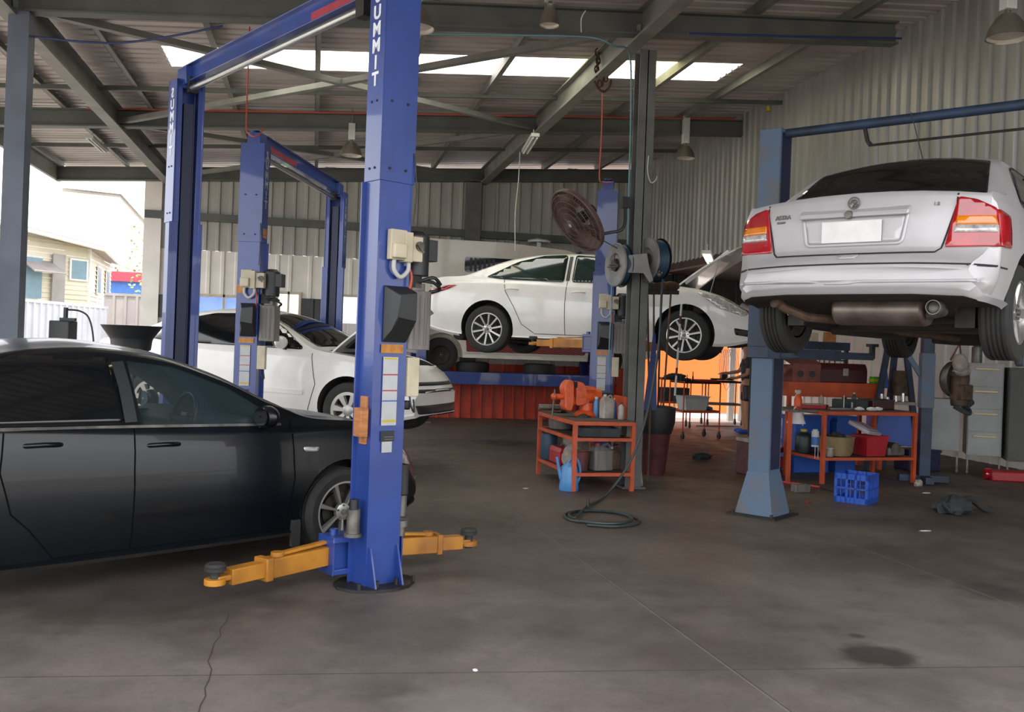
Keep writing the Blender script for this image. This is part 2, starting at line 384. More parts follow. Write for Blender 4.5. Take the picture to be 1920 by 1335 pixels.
# girt across back wall and beams, columns
tn = [3]
def trim(mb, m, label=None, bevel=0.):
    o = struct(mb.build('trim_%d' % tn[0], m, bevel=bevel), label); tn[0] += 1; return o
trim(MB().box(XBL, XR, YB-.16, YB-.05, 3.78, 3.93), 'grey_girder', 'horizontal grey girt across the back wall')
trim(MB().box(XBL-.02, XBL+.3, YB-.1, YB+.1, 0, zs(XBL)-.1), 'wall_white', 'white corner post of the back wall')
trim(MB().box(3.0, 3.3, YB-.3, YB-.05, 1.16, 4.9), 'column_grey', 'grey column against the back wall')
for k, Y in enumerate(BEAMS):      # I beams spanning left to right
    b_ = MB(); x0, x1 = XL, XR
    if k == 1: x1 = XR-.5
    def pt(X, off): return (X, Y, zs(X)-off)
    for off, w, h in ((.13, .15, .02), (.25, .012, .24), (.37, .15, .02)): b_.beam(pt(x0, off), pt(x1, off), w, h)
    trim(b_, 'grey_girder', 'grey steel roof beam')
for k, X in enumerate((-2.9, 3.35)):  # deep beams running front to back
    b_ = MB(); w = .16
    for off, ww, h in ((.12, w, .02), (.26, .014, .26), (.41, w, .03)): b_.beam((X, Y0, zs(X)-off), (X, YB-.05, zs(X)-off), ww, h)
    trim(b_, 'grey_girder_light' , 'deep grey beam running to the back wall')
k = XL+.08
while k < XR:                       # purlins
    if abs(k+2.9) > .3 and abs(k-3.35) > .3:
        b_ = MB(); b_.beam((k, Y0, zs(k)-.06), (k, YB, zs(k)-.06), .012, .12); b_.beam((k+.03, Y0, zs(k)-.115), (k+.03, YB, zs(k)-.115), .06, .01)
        trim(b_, 'grey_girder_light', 'roof purlin')
    k += 1.18
for (xA, yA, xB, yB2) in ((-2.9, 9.6, 3.35, 14.5), (3.35, 9.6, -2.9, 14.5), (-2.9, 14.5, 3.35, 19.2), (3.35, 14.5, -2.9, 19.2)):
    trim(MB().beam((xA, yA, zs(xA)-.30), (xB, yB2, zs(xB)-.30), .09, .07), 'grey_girder_light', 'diagonal steel roof brace')
for Y in (13.2, 17.0):
    trim(MB().beam((XL, Y, zs(XL)-.14), (XR, Y, zs(XR)-.14), .05, .06), 'grey_girder', 'bridging strip under the roof')
# roof sheets
rf = MB(); SKY0, SKY1, SX0, SX1 = 11.75, 12.6, -1.9, 5.55
def roofpatch(x0, x1, y0, y1, m=0): rf.m = m; corr(rf, (x0, y0, zs(x0)), (0,1,0), Vector((1, 0, .07)).normalized(), (0,0,1), y1-y0, (x1-x0)*1.00245, .19, .03)
roofpatch(XL, XR+.1, Y0, SKY0); roofpatch(XL, XR+.1, SKY1, YB+.5); roofpatch(XL, SX0, SKY0, SKY1); roofpatch(SX1, XR+.1, SKY0, SKY1)
struct(rf.build('ceiling', 'roof_sheet', smooth=20), 'underside of the grey corrugated iron roof')
sk = MB(); corr(sk, (SX0, SKY0, zs(SX0)+.01), (0,1,0), Vector((1,0,.07)).normalized(), (0,0,1), SKY1-SKY0, (SX1-SX0), .19, .03)
struct(sk.build('window_4', 'skylight_sheet', smooth=20), 'long translucent skylight strip in the roof')
# fascia and gutter on the open left side
trim(MB().beam((XL, Y0, zs(XL)-.2), (XL, YB, zs(XL)-.2), .06, .34), 'grey_girder_light', 'fascia along the open left side')
trim(MB().tube([(XL+.05, YB+.1, zs(XL)-.5), (XL+1.1, YB+.1, zs(XL)-.55), (XBL+.2, YB+.05, zs(XL)-1.3)], .04), 'wall_white', 'white downpipe at the rear left corner')
# columns
def hcol(X, Y, zt, w=.2, m='column_grey', lab='grey steel column'):
    b_ = MB(); b_.box(X-w/2, X+w/2, Y-w/2, Y-w/2+.014, 0, zt); b_.box(X-w/2, X+w/2, Y+w/2-.014, Y+w/2, 0, zt); b_.box(X-.006, X+.006, Y-w/2, Y+w/2, 0, zt)
    b_.box(X-w/2-.04, X+w/2+.04, Y-w/2-.04, Y+w/2+.04, 0, .02); return trim(b_, m, lab)
pc = at(1189, 700, 10.55); hcol(pc.x, pc.y, zs(pc.x)-.42, .19, lab='grey steel column with hose reels in mid workshop')
pl = at(24, 500, 8.9); mb = MB(); mb.box(pl.x-.06, pl.x+.12, 9.5, 9.7, 0, zs(-2.9)-.38); trim(mb, 'post_blue_grey', 'grey column beside the open left side')
mb = MB(); mb.box(-3.55, -3.35, 9.3, 9.45, 0, 3.4); trim(mb, 'old_blue_dark', 'dark post at the far left edge')
# right wall: upper sheet only, annex below
ZO = 3.28
wr = MB(); corr(wr, (XR, YB, ZO), (0,-1,0), (0,0,1), (-1,0,0), YB-Y0, zs(XR)+.03-ZO, .2, .035)
struct(wr.build('wall_right', 'wall_right_sheet', smooth=20), 'tall ribbed grey sheet wall above the annex opening')
trim(MB().box(XR-.02, XR+.12, Y0, YB, ZO-.12, ZO+.02), 'brown_sheet', 'dark lintel under the right wall')
for Y in (4.8, 13.9): hcol(XR+.1, Y, ZO-.1, .16, lab='grey post under the right wall lintel')
an = MB(); corr(an, (XR, Y0, ZO+.02), (0,1,0), Vector((1,0,-.06)).normalized(), (0,0,1), YB-Y0+.3, XA-XR, .19, .03)
trim(an, 'brown_sheet', 'brown corrugated underside of the annex roof')
aw = MB(); corr(aw, (XA, Y0, 0), (0,1,0), (0,0,1), (-1,0,0), YB-Y0, 3.15, .3, .03)
struct(aw.build('wall_annex', 'wall_white', smooth=20), 'pale ribbed outer wall of the annex')
ab = MB(); corr(ab, (XR, YB, 1.95), (1,0,0), (0,0,1), (0,-1,0), XA-XR, 1.3, .3, .03)
trim(ab, 'charcoal_sheet', 'dark ribbed panel above the annex rear opening')
# outside: ground, orange wall
struct(MB().box(-40, -4.9-.2, -10, 45, -.14, -.02).box(-5.1, 30, YB+.1, 45, -.14, -.02).build('floor_outside', mat('yard_concrete', '#b5aca2', .8, hex2='#9c948a', scale=1.5) and 'yard_concrete', smooth=0), 'pale concrete yard outside')
struct(MB().box(-12, 20, -14, -3.5, -.14, -.02).build('floor_forecourt', 'yard_concrete', smooth=0), 'pale concrete forecourt')
struct(MB().box(6.0, 11.5, 22.6, 22.8, 0, 3.6).build('wall_orange', 'orange_wall', smooth=0), 'bright orange wall in the sun behind the annex')
mb = MB(); p = onY(1384, 700, 20.0); mb.box(p.x-.25, p.x-.12, 19.9, 20.0, 0, 2.2).box(p.x+.02, p.x+.1, 19.9, 20.0, 0, 2.2)
trim(mb, 'wall_white', 'white door frame posts behind the annex')
# ================================================================ CARS
def pw(pts):      # monotone cubic interpolation
    xs = [p[0] for p in pts]; ys = [p[1] for p in pts]; n = len(xs)
    d = [(ys[i+1]-ys[i])/(xs[i+1]-xs[i]) for i in range(n-1)]; m = [d[0]]
    for i in range(1, n-1): m.append(0 if d[i-1]*d[i] <= 0 else 2*d[i-1]*d[i]/(d[i-1]+d[i]))
    m.append(d[-1])
    def f(x):
        if x <= xs[0]: return ys[0]
        if x >= xs[-1]: return ys[-1]
        i = max(k for k in range(n-1) if xs[k] <= x); h = xs[i+1]-xs[i]; t = (x-xs[i])/h
        return (2*t**3-3*t*t+1)*ys[i]+(t**3-2*t*t+t)*h*m[i]+(-2*t**3+3*t*t)*ys[i+1]+(t**3-t*t)*h*m[i+1]
    return f
def rounded(poly, r, n=4):
    out = []; N = len(poly)
    for i in range(N):
        p0, p, p2 = Vector(poly[i-1]), Vector(poly[i]), Vector(poly[(i+1) % N]); a = (p0-p); b = (p2-p)
        ra = min(r, a.length*.45); rb = min(r, b.length*.45); A = p+a.normalized()*ra; B = p+b.normalized()*rb
        for k in range(n+1):
            t = k/n; q = A*(1-t)**2+p*2*t*(1-t)+B*t*t; out.append((q.x, q.y))
    return out
class Skin:       # projects outlines onto a finished body
    def __init__(s, me, L): s.bvh = BVHTree.FromPolygons([v.co for v in me.vertices], [p.vertices for p in me.polygons]); s.L = L
    def hit(s, view, u, v, off=.004):
        o, d = {'R': ((3, u, v), (-1,0,0)), 'L': ((-3, u, v), (1,0,0)), 'B': ((u, -2, v), (0,1,0)), 'F': ((u, s.L+2, v), (0,-1,0)), 'T': ((u, v, 4), (0,0,-1))}[view]
        p, n, i, _ = s.bvh.ray_cast(Vector(o), Vector(d))
        if p is None: return None
        if n.dot(Vector(d)) > 0: n = -n
        return p+n*off
    def panel(s, name, poly, view, m, parent, off=.005, step=.05, th=.006, smooth=50, r=0.):
        if r: poly = rounded(poly, r)
        pts = []; N = len(poly)
        for i in range(N):
            a, b = Vector(poly[i]), Vector(poly[(i+1) % N]); k = max(1, int((b-a).length/step))
            pts += [a.lerp(b, j/k) for j in range(k)]
        E = [(i, (i+1) % len(pts)) for i in range(len(pts))]; nb = len(pts)
        x0, x1 = min(p.x for p in pts), max(p.x for p in pts); y0, y1 = min(p.y for p in pts), max(p.y for p in pts)
        def inside(q):
            c = False
            for i in range(nb):
                a, b = pts[i], pts[(i+1) % nb]
                if (a.y > q.y) != (b.y > q.y) and q.x < (b.x-a.x)*(q.y-a.y)/(b.y-a.y)+a.x: c = not c
            return c
        x = x0+step/2
        G = []
        while x < x1:
            y = y0+step/2
            while y < y1:
                q = Vector((x, y))
                if inside(q) and min((q-p).length for p in pts[:nb]) > step*.4: G.append(q)
                y += step
            x += step
        vo, eo, fo, *_ = delaunay_2d_cdt(pts+G, E, [], 1, 1e-6)
        P = [s.hit(view, q.x, q.y, off) for q in vo]; ok = {}; mb = MB(); vs = []
        for i, q in enumerate(P):
            if q is not None: ok[i] = len(vs); vs.append(q)
        mb.add(vs, [tuple(ok[i] for i in f) for f in fo if all(i in ok for i in f)])
        return mb.build(name, m, parent, smooth=smooth, solid=th)
    def ribbon(s, mb, line, view, w=.006, off=.002, step=.04, closed=False):
        L = [Vector(p) for p in line]; L = L+[L[0]] if closed else L; Q = []
        for a, b in zip(L, L[1:]):
            k = max(1, int((b-a).length/step)); Q += [a.lerp(b, j/k) for j in range(k)]
        Q.append(L[-1]); vs = []; prev = None; fs = []
        for i, q in enumerate(Q):
            d = (Q[min(i+1, len(Q)-1)]-Q[max(i-1, 0)]).normalized(); n = Vector((-d.y, d.x))*w/2
            a, b = s.hit(view, q.x+n.x, q.y+n.y, off), s.hit(view, q.x-n.x, q.y-n.y, off)
            if a is None or b is None: prev = None; continue
            vs += [a, b]; k = len(vs)-2
            if prev is not None and (vs[prev]-a).length < .25: fs.append((prev, k, k+1, prev+1))
            prev = k
        mb.add(vs, fs)
def body(S, name, parent, paint, cutters=()):
    L = S['L']; top, belt, bot, wid = pw(S['top']), pw(S['belt']), pw(S['bot']), pw(S['wid']); kt = S.get('kt', .42); cr, cf = S.get('cr', .1), S.get('cf', .22)
    Wm = max(p[1] for p in S['wid'])
    def sec(y):
        w, b, t = wid(y), bot(y), top(y); be = min(belt(y), t-.012); H = t-be; pts = [(0, b+.03), (w*.5, b+.03), (w-.12, b+.02), (w-.055, b), (w-.02, b+.03)]
        hb = be-b-.07
        for k in range(8):
            q = k/7; z = b+.05+q*(hb-.02); cz = S.get('bulge', .55)
            pts.append((w-.045*abs((q-cz)/.55)**2.2-(S.get('crease', 0)*math.exp(-((q-.72)/.06)**2)), z))
        x9 = pts[-1][0]; xb = x9-.022
        pts += [(x9-.006, be-.02), (xb, be)]
        rc = min(S.get('rc', .1), H*.4)
        def sx(z): h = z-be; return xb-kt*h*(1+.5*h)
        for q in (.25, .5, .75, 1.): z = be+q*(H-rc); pts.append((sx(z), z))
        x1 = sx(t-rc); crown = min(.045, H*.5); zc = t-crown
        for q in (.3, .6, .85, 1.): a = q*PI/2; pts.append((x1-rc*1.1*(1-math.cos(a)), t-rc+(zc-(t-rc))*math.sin(a)))
        xe = pts[-1][0]
        for q in (.8, .55, .3, 0.): pts.append((xe*q, t-crown*q*q))
        return pts
    ys = set([0., L]); st = S.get('st', .06); k = 0
    while k*st < L: ys.add(round(k*st, 4)); k += 1
    for q in S['top']+S['wid']: ys.add(round(q[0], 4))
    for q in (.008, .02, .04, L-.04, L-.02, L-.008): ys.add(round(q, 4))
    ys = sorted(ys); ys = [y for i, y in enumerate(ys) if i == 0 or y-ys[i-1] > .004]
    vs = []; n = None
    for y in ys:
        p = sec(y); ring = [(x, z) for x, z in p]+[(-x, z) for x, z in p[1:-1]][::-1]; n = len(ring)
        for x, z in ring:
            u = min(abs(x)/Wm, 1.); e = max(0., 1-y/.9); f = max(0., 1-(L-y)/.9)
            vs.append((x, y+cr*u**3*e*e*(3-2*e)-cf*u**3*f*f*(3-2*f), z))
    fs = [tuple(range(n))[::-1], tuple((len(ys)-1)*n+k for k in range(n))]
    for i in range(len(ys)-1):
        for k in range(n): fs.append((i*n+k, i*n+(k+1) % n, (i+1)*n+(k+1) % n, (i+1)*n+k))
    mb = MB(); mb.add(vs, fs); o = mb.build(name, [paint, 'underbody'], parent, smooth=0)
    # wheel wells and any other recesses
    c = MB()
    for hy in S['hubs']:
        for sg in (-1, 1): c.cyl((sg*.52, hy, S['hz']+.015), (sg*1.2, hy, S['hz']+.015), S['ar'], n=40)
    co_ = c.build('cut', 'underbody', smooth=0)
    cs = [co_]+list(cutters)
    for q in cs:
        md = o.modifiers.new('b', 'BOOLEAN'); md.object = q; md.operation = 'DIFFERENCE'; md.solver = 'EXACT'
        try: md.material_mode = 'TRANSFER'
        except Exception: pass
    co_.parent = None
    sv = o.parent; o.parent = None; bpy.context.view_layer.update()
    dg = bpy.context.evaluated_depsgraph_get(); me = bpy.data.meshes.new_from_object(o.evaluated_get(dg)); o.modifiers.clear(); o.data = me; me.name = name; o.parent = sv
    for q in cs: bpy.data.objects.remove(q)
    names = [m.name if m else '' for m in me.materials]; ui = names.index('underbody') if 'underbody' in names else 0
    for p in me.polygons:
        if p.normal.z < -.75 and p.center.z < .5: p.material_index = ui
    me.shade_smooth(); me.set_sharp_from_angle(angle=math.radians(S.get('sharp', 28)))
    return o, Skin(me, L)
def wheel(style, R, rr, wd=.2):       # axis x, outer face at +x
    mb = MB(); h = wd/2; pr = [(rr*.97, -h*.85), (R*.86, -h), (R*.965, -h*.88), (R, -h*.7)]
    for g in (-.42, -.14, .14, .42): pr += [(R, h*(g-.07)), (R-.009, h*(g-.05)), (R-.009, h*(g+.05)), (R, h*(g+.07))]
    pr += [(R, h*.7), (R*.965, h*.88), (R*.86, h), (rr*1.06, h*.92), (rr*.99, h*.86)]
    mb.lathe(pr, axis='x', n=48); t = mb.build('wheel', 'tyre', smooth=30)
    rb = MB(); q = MB()
    q.lathe([(rr*.9, h*.1), (rr*.6, -h*.1), (.03, -h*.1)], axis='x', n=30); q.lathe([(rr*.62, -h*.05), (rr*.62, h*.1), (.05, h*.12)], axis='x', n=30)
    q.build('brake_disc', 'dark_metal', t)
    rb.lathe([(rr*.9, -h*.8), (rr*.93, h*.3), (rr*.95, h*.75), (rr*1.02, h*.86), (rr*1.03, h*.93), (rr*.97, h*.93), (rr*.93, h*.7), (rr*.9, h*.3)], axis='x', n=48)
    def spoke(a, r0, r1, w0, w1, x0, x1, t_=.03):
        c, s_ = math.cos(a), math.sin(a)
        def P(r, w, x): return (x, r*c-w*s_, r*s_+w*c)
        rb.add([P(r0,-w0,x0-t_), P(r0,w0,x0-t_), P(r1,w1,x1-t_), P(r1,-w1,x1-t_), P(r0,-w0*.7,x0), P(r0,w0*.7,x0), P(r1,w1*.7,x1), P(r1,-w1*.7,x1)], [(0,1,2,3),(4,7,6,5),(0,4,5,1),(1,5,6,2),(2,6,7,3),(3,7,4,0)])
    if style == 'ten':
        for k in range(10): spoke(2*PI*k/10+.2, rr*.2, rr*.97, .014, .019, h*.7, h*.85)
        rb.lathe([(rr*.3, h*.5), (rr*.3, h*.68), (rr*.14, h*.74), (rr*.13, h*.66), (.0, h*.66)], axis='x', n=24); m = 'alloy'
    elif style == 'seven':
        for k in range(7): spoke(2*PI*k/7+.3, rr*.2, rr*.97, .022, .05, h*.85, h*.93)
        rb.lathe([(rr*.34, h*.6), (rr*.33, h*.84), (rr*.22, h*.93), (.0, h*.95)], axis='x', n=24)
        rb.lathe([(rr*.97, h*.93), (rr*.86, h*.93), (rr*.84, h*.7)], axis='x', n=40); m = 'hubcap'
    elif style == 'blade':
        for k in range(7): spoke(2*PI*k/7+.15, rr*.22, rr*.98, .008, .022, h*.75, h*.9)
        rb.lathe([(rr*.3, h*.5), (rr*.28, h*.75), (rr*.16, h*.8), (.0, h*.78)], axis='x', n=24); m = 'alloy'
    elif style == 'five':
        for k in range(5): spoke(2*PI*k/5, rr*.2, rr*.97, .04, .05, h*.7, h*.85)
        rb.lathe([(rr*.3, h*.5), (rr*.28, h*.72), (.0, h*.74)], axis='x', n=24); m = 'alloy'
    else:
        rb.lathe([(rr*.97, h*.5), (rr*.5, h*.2), (0, h*.3)], axis='x', n=24); m = 'dark_metal'
    r = rb.build('rim', m, t, smooth=35)
    nb = MB()
    for k in range(5): a = 2*PI*k/5+.3; nb.cyl((h*.55, rr*.22*math.cos(a), rr*.22*math.sin(a)), (h*.82, rr*.22*math.cos(a), rr*.22*math.sin(a)), .009, n=6)
    nb.lathe([(rr*.1, h*.7), (rr*.09, h*.92), (0, h*.95)], axis='x', n=20)
    nb.build('hub_cap', 'dull_steel', t); return t
def put_wheels(car, S, style, steer=0., skip=()):
    w0 = wheel(style, S['R'], S['rr'], S.get('tw', .2)); first = True
    for iy, hy in enumerate(S['hubs']):
        for sg in (1, -1):
            if (iy, sg) in skip: continue
            w = w0 if first else dup(w0); first = False; w.parent = car; w.location = (sg*S['wx'], hy, S['hz']); w.rotation_euler = (0, 0, (0 if sg > 0 else PI)+(steer if iy else 0))
def mirror(car, y, z, x, m, sg=1, gm='mirror_glass'):
    mb = MB(); mb.ball((0,0,0), (.11, .06, .075), n=16, m=8); o = mb.build('door_mirror', m, car, loc=(sg*(x+.13), y, z))
    MB().box(-.09 if sg > 0 else .02, -.02 if sg > 0 else .09, -.03, .03, -.06, -.02).beam((0, 0, -.04), (-sg*.13, 0, -.08), .04, .03).build('mirror_arm', 'black_plastic', o)
    g = MB(); g.cyl((0, -.052, 0), (0, -.058, 0), .062, n=18); g.v = [Vector((v.x*1.4, v.y, v.z)) for v in g.v]; g.build('mirror_glass', gm, o)
def handle(car, sk, y, z, m, view='R', w=.2):
    p = sk.hit(view, y, z, 0.); sg = 1 if view == 'R' else -1
    if p is None: return
    mb = MB(); mb.tube([(p.x-sg*.01, y-w/2, z), (p.x+sg*.025, y-w/2+.03, z+.005), (p.x+sg*.035, y, z+.008), (p.x+sg*.025, y+w/2-.03, z+.005), (p.x-sg*.01, y+w/2, z)], .014, n=8)
    mb.build('door_handle', m, car, smooth=60)
# ---------------------------------------------------------------- 1. black sedan (front left)
def heading(yaw_cam): return -(yaw_cam+PSI)      # angle right of camera axis to a z rotation
S = dict(L=4.57, R=.315, rr=.215, hubs=(1.03, 3.665), hz=.315, ar=.365, wx=.775, kt=.40, crease=.006,
    top=[(0,.62),(.05,.66),(.09,.70),(.12,1.02),(.25,1.08),(.6,1.11),(.9,1.26),(1.3,1.41),(1.65,1.475),(1.95,1.49),(2.35,1.45),(2.75,1.33),(3.15,1.14),(3.45,1.02),(3.9,.97),(4.2,.88),(4.4,.78),(4.5,.68),(4.57,.58)],
    belt=[(0,.6),(.12,.95),(.4,1.0),(1.2,1.0),(2.2,.96),(3.2,.93),(3.6,.93),(4.0,.88),(4.3,.78),(4.57,.5)],
    bot=[(0,.38),(.3,.28),(.8,.2),(2,.18),(3.6,.19),(4.3,.2),(4.57,.27)], wid=[(0,.72),(.15,.80),(.5,.86),(1.1,.88),(3.4,.88),(3.9,.87),(4.3,.80),(4.57,.66)])
car = thing('sedan_car', 'black sedan parked on the floor beside the nearest blue hoist post', 'car', W(-4.371, 4.722), heading(math.radians(45.4)))
# cabin is open through the front door glass
fwin = [(2.20,.985),(2.16,1.37),(2.45,1.335),(2.80,1.205),(3.03,1.06),(3.12,.975),(2.7,.972)]
ct = MB(); ct.prism([(y, z) for y, z in fwin], -1.2, 1.2, 'yz'); ca = ct.build('cut', 'interior', smooth=0)
ct = MB(); ct.prism([(1.5,.55),(1.5,1.25),(1.8,1.38),(2.35,1.35),(3.08,1.0),(3.08,.55)], -.56, .56, 'yz'); cb = ct.build('cut', 'interior', smooth=0)
ct = MB(); ct.prism([(1.5,.55),(1.5,.965),(3.12,.93),(3.12,.55)], -.76, .76, 'yz'); cc = ct.build('cut', 'interior', smooth=0)
bd, sk = body(S, 'car_body', car, 'black_paint', (ca, cb, cc))
me0 = bd.data
full = Skin(me0, S['L'])
sk.panel('rear_side_window', rounded([(1.22,1.01),(1.18,1.30),(1.5,1.39),(2.06,1.385),(2.10,1.0)], .05), 'R', 'dark_glass', car)
sk.panel('rear_side_window', rounded([(1.22,1.01),(1.18,1.30),(1.5,1.39),(2.06,1.385),(2.10,1.0)], .05), 'L', 'dark_glass', car)
gl = MB()
def sidepane(mb, poly, sg, S):   # flat curved glass bridging the door opening
    be = pw(S['belt']); wd = pw(S['wid'])
    def X(y, z): b = be(y); h = z-b; x = wd(y)-.045*(.45/.55)**2.2-.022-.012; return sg*(x-S['kt']*h*(1+.5*h))
    c = (sum(p[0] for p in poly)/len(poly), sum(p[1] for p in poly)/len(poly)); vs = [(X(*c), c[0], c[1])]; N = len(poly)
    for y, z in poly: vs.append((X(y, z), y, z))
    mb.add(vs, [(0, i+1, (i+1) % N+1) for i in range(N)])
sidepane(gl, fwin, 1, S); gl.build('front_side_window', 'tinted_pane', car, smooth=60)
gl = MB(); sidepane(gl, fwin, -1, S); gl.build('front_side_window', 'glass_pane', car, smooth=60)
sk.panel('windscreen', rounded([(-.66,3.28),(-.52,2.5),(0,2.42),(.52,2.5),(.66,3.28),(0,3.36)], .06), 'T', 'dark_glass', car)
sm = MB()
for ln in ([(2.14,.24),(2.14,.6),(2.14,.985)], [(3.20,.30),(3.24,.6),(3.22,.97)], [(1.46,.52),(1.40,.75),(1.42,1.0)], [(2.14,.24),(3.20,.24)], [(1.7,.24),(2.14,.24)], [(1.7,.24),(1.56,.42),(1.46,.52)]): sk.ribbon(sm, ln, 'R', .009)
sm.build('door_seam', 'seam_black', car, smooth=0)
sm = MB(); sk.ribbon(sm, [(2.13,1.0),(2.12,1.2),(2.10,1.36)], 'R', .075, .007); sm.build('door_pillar', 'black_plastic', car, smooth=0)
sm = MB(); sk.ribbon(sm, [(1.2,.985),(2.14,.975),(3.15,.955)], 'R', .016, .006); sm.build('window_trim', 'dull_steel', car, smooth=0)
handle(car, sk, 2.32, .86, 'black_paint'); handle(car, sk, 1.62, .89, 'black_paint')
sk.panel('indicator_light', rounded([(3.30,.80),(3.43,.795),(3.42,.765),(3.31,.77)], .015), 'R', 'lens_clear', car, step=.03, off=.01)
mirror(car, 3.00, 1.02, .78, 'black_paint', 1, 'dark_glass'); mirror(car, 3.00, 1.02, .80, 'black_paint', -1)
put_wheels(car, S, 'blade')
mb = MB(); mb.tube([(.02+.36+.17*math.cos(t), 2.66+.05*math.sin(t), .98+.17*math.sin(t)) for t in [2*PI*k/24 for k in range(24)]], .016, n=8, closed=True)
mb.beam((.22, 2.66, .98), (.54, 2.66, .98), .05, .03).beam((.38, 2.66, .98), (.38, 2.9, .92), .08, .08); mb.build('steering_wheel', 'black_plastic', car)
mb = MB(); mb.prism([(2.8,.62),(2.78,.94),(2.88,1.0),(3.07,.99),(3.07,.62)], -.74, .74, 'yz'); mb.build('dashboard', 'interior', car, bevel=.02)
for sx in (-.36, .36):
    mb = MB(); mb.box(sx-.24, sx+.24, 2.0, 2.5, .56, .72).add([(sx-.23,1.88,.7),(sx+.23,1.88,.7),(sx+.2,1.72,1.2),(sx-.2,1.72,1.2),(sx-.23,2.02,.7),(sx+.23,2.02,.7),(sx+.2,1.84,1.2),(sx-.2,1.84,1.2)], [(0,1,2,3),(7,6,5,4),(0,4,5,1),(1,5,6,2),(2,6,7,3),(3,7,4,0)]); mb.build('front_seat', 'interior', car, bevel=.04)
sk.panel('headlight', rounded([(3.98,.74),(4.2,.80),(4.44,.68),(4.42,.58),(4.2,.63)], .03), 'R', 'lens_clear', car)
mb = MB(); mb.box(.84, .875, 3.24, 3.30, .12, .3).build('mud_flap', 'black_rubber', car)
